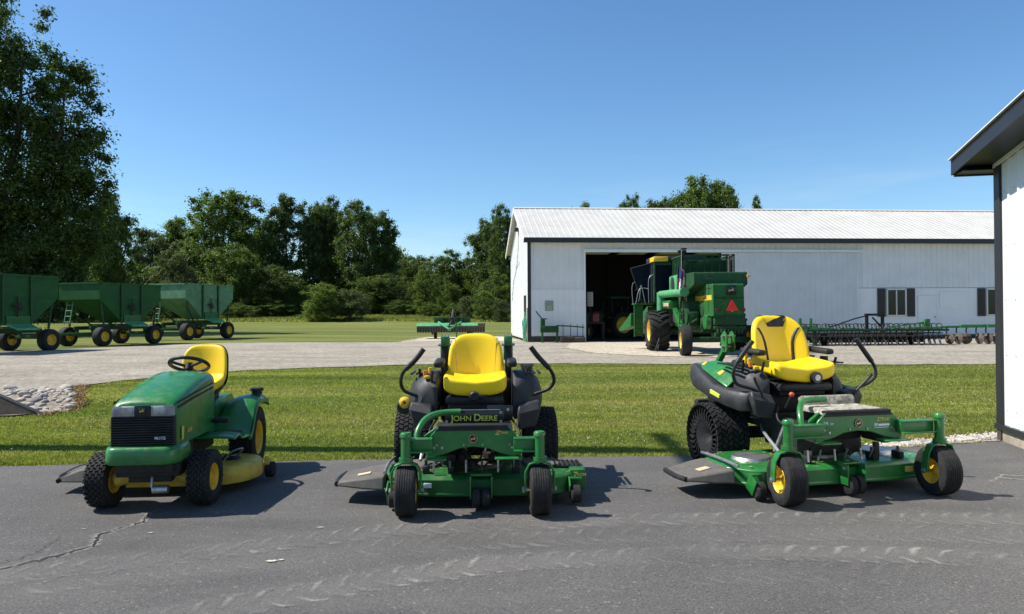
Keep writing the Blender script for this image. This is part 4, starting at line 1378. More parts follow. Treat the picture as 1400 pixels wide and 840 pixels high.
b.build('bumper', M['green'], LT, 0, 50)
MB().box((.0, .05, .40), (.40, .5, .16), bev=.02).box((0, .5, .36), (.34, .9, .14), bev=.02).box((0, -.15, .34), (.44, .2, .09), bev=.01).build('frame', M['blackmetal'], LT)
b = MB().tube([(-.34, 0, .215), (-.15, 0, .27), (0, 0, .285), (.15, 0, .27), (.34, 0, .215)], .035, 10)
b.cyl((-.30, -.02, .215), (-.18, -.02, .225), .062, .045, 14).cyl((.30, -.02, .215), (.18, -.02, .225), .055, .045, 14)
b.build('front_axle', M['yellowdeck'], LT)
MB().box((.0, -.09, .225), (.34, .06, .05), bev=.008).box((0, -.02, .30), (.5, .3, .10), bev=.01).build('axle_shade_block', M['blackmetal'], LT)  # black blocks added for the dark shade and frame below the nose
b = MB().tube([(-.32, .12, .2), (0, .10, .19), (.32, .12, .2)], .011, 8)
b.cyl((.04, -.16, .155), (.16, -.16, .155), .032, n=14).tube([(.02, -.12, .24), (.03, -.15, .17), (.05, -.16, .155)], .012, 8)
for k in range(7): b.cyl((-.14 + k * .045, -.11, .272), (-.14 + k * .045, -.11, .285), .009, n=6)
b.build('tie_rod', M['steel'], LT)
for s in (-1, 1): wheel(LT, (s * .395, 0, .207), .207, .175, .10, 'turf', M['yellowrim'], -.05)
for s in (-1, 1): wheel(LT, (s * .40, 1.30, .292), .292, .25, .155, 'turf', M['yellowrim'])
# dash, column and steering wheel
b = MB().loft([[(-.25, .66, .5), (.25, .66, .5), (.25, .80, .5), (-.25, .80, .5)], [(-.235, .66, .93), (.235, .66, .93), (.22, .76, .90), (-.22, .76, .90)]])
b.build('dash', M['black'], LT, .015)
b = MB()
TS = Matrix.Translation((0, .77, 1.015)) @ Euler((rad(-24), 0, 0)).to_matrix().to_4x4()
b.lathe([(.016 * math.cos(t), .172 + .016 * math.sin(t)) for t in [2 * PI * k / 10 for k in range(11)]], axis='z', n=40, T=TS)
b.cyl((0, 0, -.05), (0, 0, .01), .042, .035, 16, T=TS)
for k in range(3):
    a = PI / 2 + 2 * PI * k / 3
    b.tube([(0, 0, -.02), (.09 * math.cos(a), .09 * math.sin(a), -.012), (.17 * math.cos(a), .17 * math.sin(a), 0)], .013, 8, T=TS)
sw = b.build('steering_wheel', M['black'], LT)
MB().cyl((0, 0, -.15), (0, 0, -.03), .045, .03, 14, T=TS).build('steering_column', M['black'], sw)
# fenders and footboards
for s in (-1, 1):
    prof = [(.36, .455), (.52, .47), (.60, .425), (.84, .405), (.90, .425), (.95, .475), (1.00, .55), (1.06, .63), (1.12, .675), (1.22, .697), (1.45, .692), (1.56, .66), (1.63, .59)]
    th = .022
    b = MB()
    def off(p, d): return [(y, z - d) for y, z in p]
    ring = lambda xx, dz=0., k=0.: [(s * xx, y, z + dz) for y, z in prof] + [(s * xx, y + (k if 3 < i else 0), z + dz - th) for i, (y, z) in reversed(list(enumerate(prof)))]
    def dome(xx, k, dz=0.):
        q = [(y, z if z < .47 else .46 + (z - .46) * k) for y, z in prof]
        return [(s * xx, y, z + dz) for y, z in q] + [(s * xx, y, z + dz - th) for y, z in reversed(q)]
    b.loft([dome(.17, .30), dome(.215, .62), dome(.265, .85), dome(.33, .96), dome(.41, 1.), dome(.49, .985, -.004), dome(.535, .93, -.014)])
    fd = b.build('fender', M['green'], LT, .008, 35)
    b = MB()
    lip = [(.84, .40), (.90, .42), (.95, .466), (1.00, .535), (1.06, .608), (1.12, .65), (1.22, .672), (1.45, .667), (1.56, .638)]
    b.loft([[(s * .525, y, z - .01) for y, z in lip] + [(s * .525, y, z - .055) for y, z in reversed(lip)], [(s * .545, y, z - .02) for y, z in lip] + [(s * .545, y, z - .055) for y, z in reversed(lip)]])
    b.build('fender_lip', M['green'], fd)
    b = MB()
    for k in range(5): b.box((s * .34, .62 + k * .05, .425), (.26, .02, .008))
    b.build('foot_tread', M['black'], fd)
MB().prism([(.70, .45), (.84, .62), (1.05, .69), (1.50, .69), (1.62, .60), (1.62, .40), (.70, .38)], 'x', -.185, .185).build('seat_deck', M['green'], LT, .015)
MB().box((0, 1.0, .715), (.30, .38, .06), bev=.02).box((0, .88, .60), (.34, .1, .16), bev=.03).build('seat_bracket', M['black'], LT)
MB().cyl((.47, 1.36, .69), (.47, 1.36, .725), .055, .05, 18).cyl((.47, 1.36, .725), (.47, 1.36, .75), .072, .066, 18).build('fuel_cap', M['black'], LT)
MB().box((.34, .60, .555), (.14, .055, .045), bev=.018).tube([(.27, .60, .555), (.22, .62, .50), (.2, .62, .42)], .012, 8).build('brake_pedal', M['black'], LT)
# bucket seat: low pan and tall wrapped back
def sup(w0, w1, z0, z1, n=40, p=3.2):
    out = []
    for k in range(n):
        t = 2 * PI * k / n
        c_, s_ = math.cos(t), math.sin(t)
        x = abs(c_) ** (2 / p) * (1 if c_ >= 0 else -1); z = abs(s_) ** (2 / p) * (1 if s_ >= 0 else -1)
        zz = (z + 1) / 2
        out.append((x * (w0 + (w1 - w0) * zz), z0 + (z1 - z0) * zz))
    return out
st = sub('seat', LT, (0, 1.02, .74))
TB = Matrix.Translation((0, .19, .02)) @ Euler((rad(-14), 0, 0)).to_matrix().to_4x4()
MB().pad(sup(.235, .205, 0, .42), .035, .03, lambda x, z: -1.9 * abs(x) ** 2.2, TB).build('backrest', M['yellow'], st, 0, 60)
TP = Matrix.Translation((0, -.21, .02)) @ Euler((rad(-82), 0, 0)).to_matrix().to_4x4()
MB().pad([(x, z) for x, z in sup(.215, .235, 0, .44)], .05, .04, lambda x, z: -1.2 * abs(x) ** 2.2 - .28 * max(0, z - .28), TP).build('cushion', M['yellow'], st, 0, 60)
MB().pad(sup(.242, .212, -.02, .43), .0, .03, lambda x, z: .035 - 1.9 * abs(x) ** 2.2, TB).build('seat_shell', M['black'], st, 0, 60)
MB().pad(sup(.205, .225, .01, .42), .001, .05, lambda x, z: .03 - 1.2 * abs(x) ** 2.2, TP).build('seat_pan', M['black'], st, 0, 60)
# mower deck
dp = rounded_poly([(-.66, .42), (-.50, .30), (.45, .28), (.62, .40), (.70, .62), (.66, .88), (.45, 1.0), (-.50, 1.0), (-.66, .90)], .12)
b = MB(); shell(b, dp, [(.075, 0), (.10, -.008), (.175, 0), (.205, .03), (.215, .08)])
dk = b.build('mower_deck', M['yellowdeck'], LT, 0, 40)
for x in (-.42, 0, .42): MB().cyl((x, .66, .21), (x, .66, .25), .09, .06, 18).build('spindle_cover', M['blackmetal'], dk)
MB().tube([(.40, .45, .22), (.46, .46, .30), (.56, .5, .33), (.50, .62, .27), (.40, .60, .24)], .008, 6).tube([(.36, .40, .18), (.38, .37, .27)], .012, 6).build('lift_rod', M['steel'], dk)
for p in ((.40, .21, .072), (.735, .82, .085), (-.60, .25, .072)):
    b = MB().lathe([(-.045, .005), (-.045, .05), (-.035, .068), (.035, .068), (.045, .05), (.045, .005)], c=p, n=24)
    b.build('gauge_wheel', M['rubber'], LT)
b = MB().box((.40, .25, .13), (.05, .05, .16), bev=.008).box((.71, .80, .14), (.05, .05, .12), bev=.008); b.build('wheel_bracket', M['yellowdeck'], dk)
ch = MB().loft([[(-.64, .42, .10), (-.64, .88, .10), (-.64, .86, .225), (-.64, .44, .225)], [(-.84, .45, .09), (-.84, .82, .09), (-.84, .80, .19), (-.84, .47, .19)], [(-1.03, .50, .085), (-1.03, .74, .085), (-1.03, .72, .125), (-1.03, .52, .125)]])
cho = ch.build('discharge_chute', M['chute'], LT, .012)
MB().tube([(-1.03, .49, .10), (-1.05, .60, .115), (-1.03, .75, .10)], .02, 8).tube([(-1.03, .52, .14), (-.85, .5, .22), (-.66, .45, .25)], .006, 6).build('chute_bumper', M['black'], cho)

clippings(dk, 0, .64, .55, .26, .216, 500, 3)

# ------------------------------------------------------------------ zero-turn mowers
def caster(root, x, y, R, W, yaw=0.):
    c = sub('caster', root, (x, y, 0), yaw)
    link('tyre', tyre_mesh(R, W, R * .52, 'rib'), c).location = (0, .02, R)
    link('rim', rim_mesh(W, R * .52, M['yellowrim']), c).location = (0, .02, R)
    hw = W / 2 + .028
    b = MB()
    path = [(-hw, .02, R - .01), (-hw, .015, R * 1.35), (-hw * .98, .005, R * 1.75), (-hw * .72, 0, R * 2.06), (-hw * .25, 0, R * 2.15)]
    path = path + [(-x_, y_, z_) for x_, y_, z_ in reversed(path)]
    # flat bar bent over the wheel
    rings = []
    P = [Vector(p) for p in path]
    for i, p in enumerate(P):
        d = (P[min(i + 1, len(P) - 1)] - P[max(i - 1, 0)]).normalized()
        nrm = Vector((0, 1, 0)); o = d.cross(nrm).normalized()
        rings.append([p + nrm * .036 + o * .007, p - nrm * .036 + o * .007, p - nrm * .036 - o * .007, p + nrm * .036 - o * .007])
    b.loft(rings)
    b.build('fork', M['green'], c, .004, 50)
    b = MB().cyl((-hw - .022, .02, R), (hw + .022, .02, R), .012, n=10)
    for s in (-1, 1): b.cyl((s * (hw + .005), .02, R), (s * (hw + .02), .02, R), .022, n=6)
    b.build('axle_bolt', M['steel'], c)
    return c

def lever(root, pts, k=1.):
    b = MB().tube(pts, .0145, 10)
    lv = b.build('control_lever', M['black'], root)
    MB().tube(pts[:3], .021, 12).build('grip', M['black'], lv)
    return lv

def zero_turn(name, label, loc, rz, big):
    Z = thing(name, label, 'mower', loc, rz)
    g = M['green']
    cs = .665 if big else .475
    R, W = (.19, .165) if big else (.178, .15)
    zh = .04 if big else 0.        # the bigger machine stands a little higher
    for s in (-1, 1): caster(Z, s * cs, 0, R, W, (-.10 if big else .02) * 1)
    fw = .375 if big else .33
    # caster arms and pivots
    for s in (-1, 1):
        a = sub('caster_arm', Z)
        z0, z1 = (R * 2.18, .585 + zh)
        MB().cyl((s * cs, 0, z0), (s * cs, 0, z1), .036, n=20).lathe([(z1, .0), (z1 + .012, .034), (z1, .043), (z1 - .02, .043)], c=(s * cs, 0, 0), axis='z', n=20).lathe([(z0, .0), (z0, .05), (z0 + .03, .05), (z0 + .03, .04)], c=(s * cs, 0, 0), axis='z', n=20).build('pivot', g, a)
        b = MB()
        x0, x1 = s * (cs - .03), s * (fw - .04)
        for zz, hh in ((.50 + zh, .088),):
            b.box(((x0 + x1) / 2, .05, zz), (abs(x1 - x0), .05, hh), bev=.006)
            b.box(((x0 + x1) / 2, .03, zz + hh / 2), (abs(x1 - x0), .085, .012), bev=.003)
            b.box(((x0 + x1) / 2, .03, zz - hh / 2), (abs(x1 - x0), .085, .012), bev=.003)
        b.build('arm_beam', g, a)
    # arched front plate
    q = fw / .34
    pl = [(-.345, .50), (-.315, .56), (-.255, .625), (.255, .625), (.315, .575), (.35, .50), (.36, .415), (.30, .40), (.19, .43), (.11, .462), (.0, .475), (-.11, .462), (-.19, .43), (-.30, .40), (-.345, .405)]
    b = MB().prism([(x * q, z + zh) for x, z in pl], 'y', .085, .11)
    pt = b.build('front_plate', g, Z, .006)
    b = MB().box((0, .10, .625 + zh), (.52 * q, .07, .022), bev=.008)
    b.prism([(x * q, z + zh) for x, z in ((-.285, .592), (-.255, .618), (.255, .618), (.285, .592))], 'y', .078, .086)
    b.build('grip_strip', M['black'], pt)
    MB().box((.26 * q, .05, .402 + zh), (.20 * q, .12, .012), bev=.004).build('plate_flange', g, pt)
    MB().box((-.27 * q, .05, .40 + zh), (.15 * q, .12, .012), bev=.004).build('plate_flange', g, pt)
    b = MB()
    for x in (-.29, -.23, .29, .33): b.cyl((x * q, .078, .47 + zh), (x * q, .086, .47 + zh), .010, n=8)
    for x in (-.27, .27, -.07, .07): b.cyl((x * q, .076, .49 + zh), (x * q, .086, .49 + zh), .007, n=6)
    b.build('bolt', M['steel'], pt)
    badge(Z, face_at(0, .083, .535 + zh), .032 if not big else .034, M['blackgloss'], M['letterorange'])
    if big:
        text('lettering', '25', .036, M['letterwhite'], Z, face_at(-.285, .083, .540 + zh), sx=1.3)
        text('lettering', 'EFI', .020, M['letterwhite'], Z, face_at(-.235, .083, .535 + zh), shear=.3, sx=1.2)
        text('lettering', 'ZTRAK', .036, M['gold'], Z, face_at(.225, .083, .558 + zh))
        text('lettering', 'M', .040, M['letterwhite'], Z, face_at(.158, .083, .515 + zh))
        b = MB().box((.228, .081, .515 + zh), (.10, .004, .016)).box((.205, .081, .495 + zh), (.125, .004, .004)); b.build('decal', M['letterwhite'], Z)
    else:
        text('lettering', 'Z', .046, M['gold'], Z, face_at(.175, .083, .575 + zh), shear=.25, sx=1.2)
        text('lettering', 'TRAK', .024, M['gold'], Z, face_at(.225, .083, .575 + zh))
    # curved foot rail on the image-left side
    b = MB().tube([(-fw - .08, .12, .50 + zh), (-fw - .075, .16, .58 + zh), (-fw - .02, .24, .66 + zh), (-fw + .08, .32, .69 + zh), (-.10, .34, .695 + zh)], .024, 12)
    b.build('foot_rail', g, Z)
    MB().prism([(-fw - .03, .45 + zh), (-fw - .03, .55 + zh), (-fw + .07, .62 + zh), (-fw + .10, .57 + zh), (-fw + .09, .45 + zh)], 'y', .13, .16).build('gusset', g, Z, .004)
    # footplate and name panel
    if big:
        b = MB()
        r = random.Random(3)
        poly = rounded_poly([(-.27, .12), (.27, .12), (.26, .50), (-.26, .50)], .03)
        shell(b, poly, [(.60 + zh, 0), (.632 + zh, .004), (.640 + zh, .02)])
        b.build('footplate', M['mat_camo'], Z)
        MB().box((0, .46, .66 + zh), (.50, .06, .10), (-.35, 0, 0), bev=.02).build('toe_board', M['mat_camo'], Z)
    else:
        MB().box((0, .34, .575), (.58, .42, .03), bev=.008).build('footplate', M['black'], Z)
        b = MB().box((0.0, .50, .635), (.46, .025, .115), bev=.004).box((.20, .52, .66), (.20, .02, .12), bev=.004)
        nb = b.build('name_panel', M['blackgloss'], Z)
        text_run('lettering', [('J', .075, 0), ('OHN', .056, .004), ('D', .075, .022), ('EERE', .056, .004)], M['lettergreen'], Z, face_at(-.005, .485, .632), .365)
        b = MB()
        for x, z in ((-.215, .67), (-.215, .60), (.205, .67), (.205, .60), (.262, .69)): b.cyl((x, .478, z), (x, .49, z), .011, n=10)
        b.cyl((-.2, .484, .690), (.2, .484, .690), .003, n=6)
        b.build('bolt', M['steel'], nb)
    # deep frame, engine clutter under the seat
    b = MB()
    for s in (-1, 1):
        b.box((s * .26, .95, .45 + zh), (.07, 1.6, .12), bev=.01)
        b.box((s * .26, .22, .45 + zh), (.06, .26, .16), bev=.01)
    b.box((0, 1.35, .32), (.70, .10, .10), bev=.01)
    b.build('frame_rail', M['blackmetal'], Z)
    b = MB()
    r = random.Random(8 + big)
    for k in range(16):
        x = r.uniform(-.24, .24); y = r.uniform(.3, .9)
        b.tube([(x, y, .27), (x + r.uniform(-.08, .08), y + .05, .36), (x + r.uniform(-.16, .16), y + r.uniform(0, .1), .50 + zh)], r.choice((.008, .012, .016)), 7)
    for k in range(5):
        b.box((r.uniform(-.22, .22), r.uniform(.45, .8), r.uniform(.30, .45)), (r.uniform(.06, .16), .1, r.uniform(.05, .12)), bev=.01)
    for s in (-1, 1):
        b.box((s * .20, .75, .40), (.16, .2, .2), bev=.03)
        b.cyl((s * .17, .62, .30), (s * .17, .62, .34), .11, n=18)
    b.box((0, .95, .40 + zh), (.52, .06, .30), bev=.02)
    if big: b.box((0, .62, .38), (.62, .40, .22), bev=.04).box((0, .40, .47), (.5, .10, .14), bev=.03)
    b.build('linkage', M['blackmetal'], Z)
    for k in range(6):
        x = -.3 + k * .12
        MB().cyl((x, .28 + .05 * (k % 2), .25), (x, .29, .34), .009, n=7).build('lift_pin', M['steel'], Z)
    b = MB().tube([(-.42, .5, .30), (-.40, .75, .42), (-.30, .95, .45)], .014, 8).tube([(-.38, .62, .28), (-.33, .55, .50)], .018, 8)
    b.build('lift_link', M['steel'], Z)
    # rear wheels
    if big:
        for s in (-1, 1): wheel(Z, (s * .52, 1.33, .305), .305, .33, .285, 'tweel', M['black'], kind='tweel')
    else:
        for s in (-1, 1): wheel(Z, (s * .555, 1.30, .305), .305, .30, .16, 'turf', M['yellowrim'])
    # engine and rear bodywork
    b = MB().box((0, 1.62, .66 + zh), (.66, .62, .42), bev=.08, seg=3).box((0, 1.93, .52), (.86, .08, .10), bev=.02)
    b.cyl((0, 1.62, .86 + zh), (0, 1.62, .93 + zh), .2, .17, 24).box((.0, 1.15, .60 + zh), (.5, .5, .18), bev=.03)
    b.build('engine_housing', M['black'], Z)
    # fuel tanks / consoles beside the seat
    for s in (-1, 1):
        k = .90 if big else 1.
        dz_ = -.03 if big else 0.
        x0 = .31
        def sec(y, xi, xo, z0, z1):
            return [(s * p[0], y, p[1]) for p in rounded_poly([(xi, z0), (xo - .02, z0 + .02), (xo, z1 - .20), (xo - .035, z1 - .08), (xo - .12, z1), (xi, z1)], .03, 3)]
        b = MB()
        zq = zh + dz_
        b.loft([sec(.80, x0, .47 * k, .58 + zq, .84 + zq), sec(.86, x0, .52 * k, .56 + zq, .90 + zq), sec(.94, x0, .545 * k, .58 + zq, .935 + zq), sec(1.05, x0, .57 * k, .60 + zq, .95 + zq), sec(1.34, x0, .585 * k, .62 + zq, .94 + zq), sec(1.60, x0, .56 * k, .64 + zq, .90 + zq), sec(1.68, x0, .50 * k, .66 + zq, .84 + zq)])
        tk = b.build('fuel_tank' if s > 0 else 'console', M['greyplastic'], Z, .006, 40)
        b = MB().loft([[(s * .35, .68, .50 + zh), (s * .49, .71, .52 + zh), (s * .49, .80, .52 + zh), (s * .35, .80, .5 + zh)], [(s * .34, .66, .63 + zh), (s * .535, .70, .67 + zh), (s * .535, .82, .67 + zh), (s * .34, .82, .63 + zh)], [(s * .35, .70, .70 + zh), (s * .52, .74, .73 + zh), (s * .52, .84, .73 + zh), (s * .35, .84, .70 + zh)]])
        b.build('leg_shield', M['greyplastic'], Z, .015)
        b = MB()
        for q_ in range(5): b.box((s * (.36 + .045 * q_), 1.12, .935 + zh), (.022, .30, .014), bev=.004)
        b.build('tank_rib', M['black'], tk)
        if s > 0: MB().cyl((s * .45, 1.35, .9 + zh), (s * .45, 1.35, .97 + zh), .055, .05, 18).cyl((s * .45, 1.35, .97 + zh), (s * .45, 1.35, .985 + zh), .06, .06, 18).build('fuel_cap', M['black'], tk)
    b = MB().cyl((-.42, .92, .92 + zh), (-.42, .92, .965 + zh), .015, .020, 12); b.build('knob', M['orange'], Z)
    MB().cyl((-.385, 1.0, .93 + zh), (-.385, 1.0, .985 + zh), .014, .018, 12).build('knob', M['yellowrim'], Z)
    MB().box((-.40, .86, .915 + zh), (.05, .03, .03), bev=.01).build('latch', M['yellowrim'], Z)
    for pts in ([(-.36, .84, .88 + zh), (-.35, .82, .97 + zh)], [(-.46, .98, .88 + zh), (-.47, .95, .98 + zh)], [(.42, .95, .88 + zh), (.44, .93, .99 + zh)]):
        MB().tube(pts, .012, 8).build('control_stalk', M['black'], Z)
    MB().cyl((.44, 1.1, .91 + zh), (.44, 1.1, .99 + zh), .04, .035, 14).build('filler_neck', M['black'], Z)
    if not big:
        b = MB().lathe([(-.05, .01), (-.05, .05), (-.01, .062), (.03, .062), (.05, .045), (.05, .01)], c=(-.585, .82, .68), axis='y', n=20); fc = b.build('side_canister', M['black'], Z)
        MB().lathe([(-.052, .01), (-.062, .025), (-.05, .044), (-.03, .050)], c=(-.575, .82, .715), axis='y', n=20).build('canister_cap', M['yellowrim'], fc)
    else:
        # swept side panels over the tyres
        for s in (-1, 1):
            b = MB()
            rings = []
            for y, zc, hh, xo in ((1.80, .855, .055, .46), (1.77, .85, .095, .56), (1.62, .835, .105, .62), (1.45, .79, .085, .64), (1.22, .725, .07, .645), (1.0, .69, .075, .63), (.82, .675, .085, .595), (.76, .68, .075, .54)):
                rings.append([(s * (xo - .10), y, zc - hh), (s * (xo - .01), y, zc - hh), (s * (xo + .012), y, zc - hh * .3), (s * xo, y, zc + hh * .6), (s * (xo - .03), y, zc + hh), (s * (xo - .12), y, zc + hh)])
            b.loft(rings)
            sp = b.build('side_panel', M['greyplastic'], Z, .01, 40)
            b = MB().loft([[(s * .42, 1.70, .945), (s * .52, 1.70, .935), (s * .52, 1.70, .95), (s * .42, 1.70, .96)], [(s * .42, 1.5, .965), (s * .565, 1.5, .895), (s * .565, 1.5, .91), (s * .42, 1.5, .985)], [(s * .42, 1.2, .945), (s * .585, 1.2, .815), (s * .585, 1.2, .83), (s * .42, 1.2, .965)], [(s * .42, 1.06, .88), (s * .57, 1.06, .765), (s * .57, 1.06, .78), (s * .42, 1.06, .90)]])
            gp = b.build('tank_cover', M['green'], Z, .006)
            MB().loft([[(s * .475, 1.62, .960), (s * .520, 1.62, .938), (s * .520, 1.62, .944), (s * .475, 1.62, .966)], [(s * .50, 1.22, .900), (s * .545, 1.22, .865), (s * .545, 1.22, .872), (s * .50, 1.22, .907)]]).build('decal', M['yellowrim'], gp)
            MB().loft([[(s * .645, 1.20, .715), (s * .660, 1.20, .712), (s * .660, 1.20, .745), (s * .645, 1.20, .748)], [(s * .635, 1.05, .685), (s * .652, 1.05, .682), (s * .652, 1.05, .71), (s * .635, 1.05, .713)]]).build('decal', M['lettergreen'], sp)
            b = MB().tube([(s * .56, .62, .90), (s * .54, .64, .86), (s * .44, .70, .72), (s * .42, .76, .56), (s * .50, .80, .55)], .012, 8)
            b.build('brake_handle', M['greyplastic'], Z)
        b = MB().tube([(-.29, .60, .64), (-.27, .55, .74)], .010, 8); hh_ = b.build('choke_rod', M['black'], Z)
        MB().ell((-.268, .545, .755), (.022, .022, .022), 8).build('knob', M['redknob'], hh_)
    # roll bar, folded uprights
    for s in (-1, 1):
        rb = sub('roll_bar', Z)
        if big:
            MB().loft([[(s * .36 - .028, 1.72, .80), (s * .36 + .028, 1.72, .80), (s * .36 + .028, 1.78, .80), (s * .36 - .028, 1.78, .80)], [(s * .30 - .028, 1.49, 1.14), (s * .30 + .028, 1.49, 1.14), (s * .30 + .028, 1.54, 1.14), (s * .30 - .028, 1.54, 1.14)]]).build('upright', g, rb, .006)
            b = MB().prism(rounded_poly([(1.46, 1.06), (1.57, 1.06), (1.57, 1.20), (1.52, 1.27), (1.46, 1.22)], .03), 'x', s * .30 - .045, s * .30 - .033).prism(rounded_poly([(1.46, 1.06), (1.57, 1.06), (1.57, 1.20), (1.52, 1.27), (1.46, 1.22)], .03), 'x', s * .30 + .033, s * .30 + .045)
            b.build('hinge_plate', g, rb)
            MB().cyl((s * .30 - .07, 1.51, 1.21), (s * .30 + .07, 1.51, 1.21), .014, n=8).cyl((s * .30 - .07, 1.51, 1.11), (s * .30 + .07, 1.51, 1.11), .014, n=8).build('hinge_pin', M['steel'], rb)
        else:
            MB().box((s * .285, 1.45, .90), (.06, .07, .55), bev=.008).build('upright', M['black'], rb)
            MB().box((s * .285, 1.44, 1.19), (.075, .085, .09), bev=.008).box((s * .285, 1.44, 1.09), (.085, .04, .14), bev=.008).build('hinge_plate', g, rb)
            b = MB().cyl((s * .285 - .06, 1.41, 1.16), (s * .285 + .06, 1.41, 1.16), .012, n=8)
            for q_ in (-.03, 0, .03): b.cyl((s * .285 + q_, 1.44, 1.235), (s * .285 + q_, 1.44, 1.26), .006, n=6)
            b.build('hinge_pin', M['steel'], rb)
            b = MB().box((s * .285, 1.62, 1.17), (.05, .35, .05), (.1, 0, 0), bev=.008); b.build('folded_bar', M['black'], rb)
    # seat
    if big:
        sz = .84; w0 = .30; hb = .55
        stt = sub('seat', Z, (0, .80, sz))
        TB_ = Matrix.Translation((0, .36, .03)) @ Euler((rad(-13), 0, 0)).to_matrix().to_4x4()
        bend = lambda x, z: -1.5 * abs(x) ** 2.1
        MB().pad(sup(w0, .245, 0, hb, p=3.), .06, .045, bend, TB_).build('backrest', M['yellow'], stt, 0, 60)
        # black head patch and two curved welts let into the cushion
        def surf(x, z):
            s_ = ((abs(x) / (w0 - .055 * z / hb)) ** 3 + (abs(z - hb / 2) / (hb / 2)) ** 3) ** (1 / 3)
            return -.06 * float(np.interp(s_, [0, .55, .75, .87, .94, .985, 1.], [1, 1, .98, .9, .76, .45, 0])) + bend(x, z)
        def strip(pl, hw_):
            rings = []
            for x, z in pl:
                y = surf(x, z) - .003
                rings.append([(x - hw_, y + .012, z), (x - hw_ * .5, y - .004, z), (x + hw_ * .5, y - .004, z), (x + hw_, y + .012, z)])
            return rings
        for s in (-1, 1):
            b = MB().loft(strip([(s * .21, .41), (s * .185, .38), (s * .16, .335), (s * .143, .28), (s * .135, .20), (s * .132, .10), (s * .128, .03)], .020), closed=True, T=TB_)
            b.build('seat_welt', M['black'], stt)
        pp = [(-.130, .546), (.130, .546), (.078, .43), (-.078, .43)]
        poly = []
        for (xa, za), (xb, zb) in zip(pp, pp[1:] + pp[:1]):
            for k_ in range(5): poly.append((xa + (xb - xa) * k_ / 5, za + (zb - za) * k_ / 5))
        MB().loft([[(x, surf(x, z) - .005, z) for x, z in poly], [(x, surf(x, z) + .02, z) for x, z in poly]], T=TB_).build('head_patch', M['black'], stt)
        TC_ = Matrix.Translation((0, -.09, .045)) @ Euler((rad(-84), 0, 0)).to_matrix().to_4x4()
        MB().pad(sup(w0 - .01, w0 - .02, 0, .50, p=9.), .065, .06, lambda x, z: -.9 * abs(x) ** 2.2 + .0, TC_, True).build('cushion', M['yellow'], stt, 0, 60)
        MB().box((0, .14, -.05), (.50, .46, .07), bev=.03).build('seat_pan', M['black'], stt)
        MB().cyl((.07, -.125, .035), (.07, -.085, .035), .048, .052, 24).build('tension_knob', M['blackgloss'], stt)
        MB().cyl((.07, -.130, .035), (.07, -.123, .035), .026, n=20).build('knob_cap', M['steel'], stt)
        MB().box((0, 1.0, .77), (.46, .44, .12), bev=.03).build('seat_base', M['black'], Z)
        az_, ay = .19, .22
        for s in (-1, 1):
            MB().box((s * .335, ay, az_ + .06), (.085, .32, .05), (.05, 0, 0), bev=.022, seg=3).build('armrest', M['black'], stt)
            MB().box((s * .305, ay + .18, az_), (.03, .05, .13), bev=.01).build('armrest_bracket', M['yellow' if s < 0 else 'black'], stt)
    else:
        sz = .79; w0 = .262; hb = .45
        stt = sub('seat', Z, (0, .80, sz))
        TB_ = Matrix.Translation((0, .30, .035)) @ Euler((rad(-11), 0, 0)).to_matrix().to_4x4()
        MB().pad(sup(w0 * .97, w0 * .83, 0, hb, p=3.), .055, .045, lambda x, z: -1.5 * abs(x) ** 2.2, TB_).build('backrest', M['yellow'], stt, 0, 60)
        for s in (-1, 1):
            b = MB()
            pts = [(s * .175, .39), (s * .172, .30), (s * .165, .18), (s * .155, .05)]
            b.tube([(x, -.0535 - 1.5 * abs(x) ** 2.2, z) for x, z in pts], .003, 6, T=TB_)
            b.build('seam', M['yellowdeck'], stt)
        TC_ = Matrix.Translation((0, -.09, .045)) @ Euler((rad(-85), 0, 0)).to_matrix().to_4x4()
        MB().pad(sup(w0 + .0, w0 - .01, 0, .46, p=7.), .055, .075, lambda x, z: -.9 * abs(x) ** 2.2, TC_, True).build('cushion', M['yellow'], stt, 0, 60)
        MB().box((0, .14, -.055), (.48, .42, .07), bev=.03).build('seat_pan', M['black'], stt)
        MB().lathe([(-.01, .0), (-.012, .03), (0, .04), (.03, .04)], c=(-.005, -.135, -.015), axis='y', n=20).box((.05, -.115, -.02), (.09, .02, .035), bev=.01).build('tension_knob', M['black'], stt)
        MB().box((0, 1.0, .68), (.46, .44, .14), bev=.03).build('seat_base', M['black'], Z)
        for s in (-1, 1):
            MB().box((s * .305, .22, .235), (.085, .30, .055), (.05, 0, 0), bev=.022, seg=3).build('armrest', M['black'], stt)
            MB().box((s * .29, .36, .17), (.03, .05, .13), bev=.01).build('armrest_bracket', M['black'], stt)
    # control levers
    if big:
        lever(Z, [(-.470, .80, 1.19), (-.53, .80, 1.12), (-.61, .81, 1.01), (-.635, .82, .95), (-.635, .83, .89), (-.59, .84, .82), (-.46, .83, .78), (-.34, .82, .72)])
        lever(Z, [(.500, .74, 1.20), (.56, .73, 1.11), (.64, .72, 1.00), (.675, .72, .94), (.675, .72, .87), (.62, .74, .81), (.50, .76, .76), (.40, .78, .67)])
    else:
        lever(Z, [(-.415, .75, 1.155), (-.48, .75, 1.07), (-.565, .76, .99), (-.60, .78, .93), (-.605, .80, .86), (-.57, .83, .80), (-.44, .85, .75), (-.30, .86, .69)])
        lever(Z, [(.455, .75, 1.165), (.52, .75, 1.08), (.605, .76, .99), (.640, .78, .93), (.645, .80, .87), (.60, .83, .81), (.47, .85, .76), (.33, .86, .66)])
    # mower deck
    hw, cx, y0, y1 = (.95, .0, .20, 1.02) if big else (.765, .055, .22, .98)
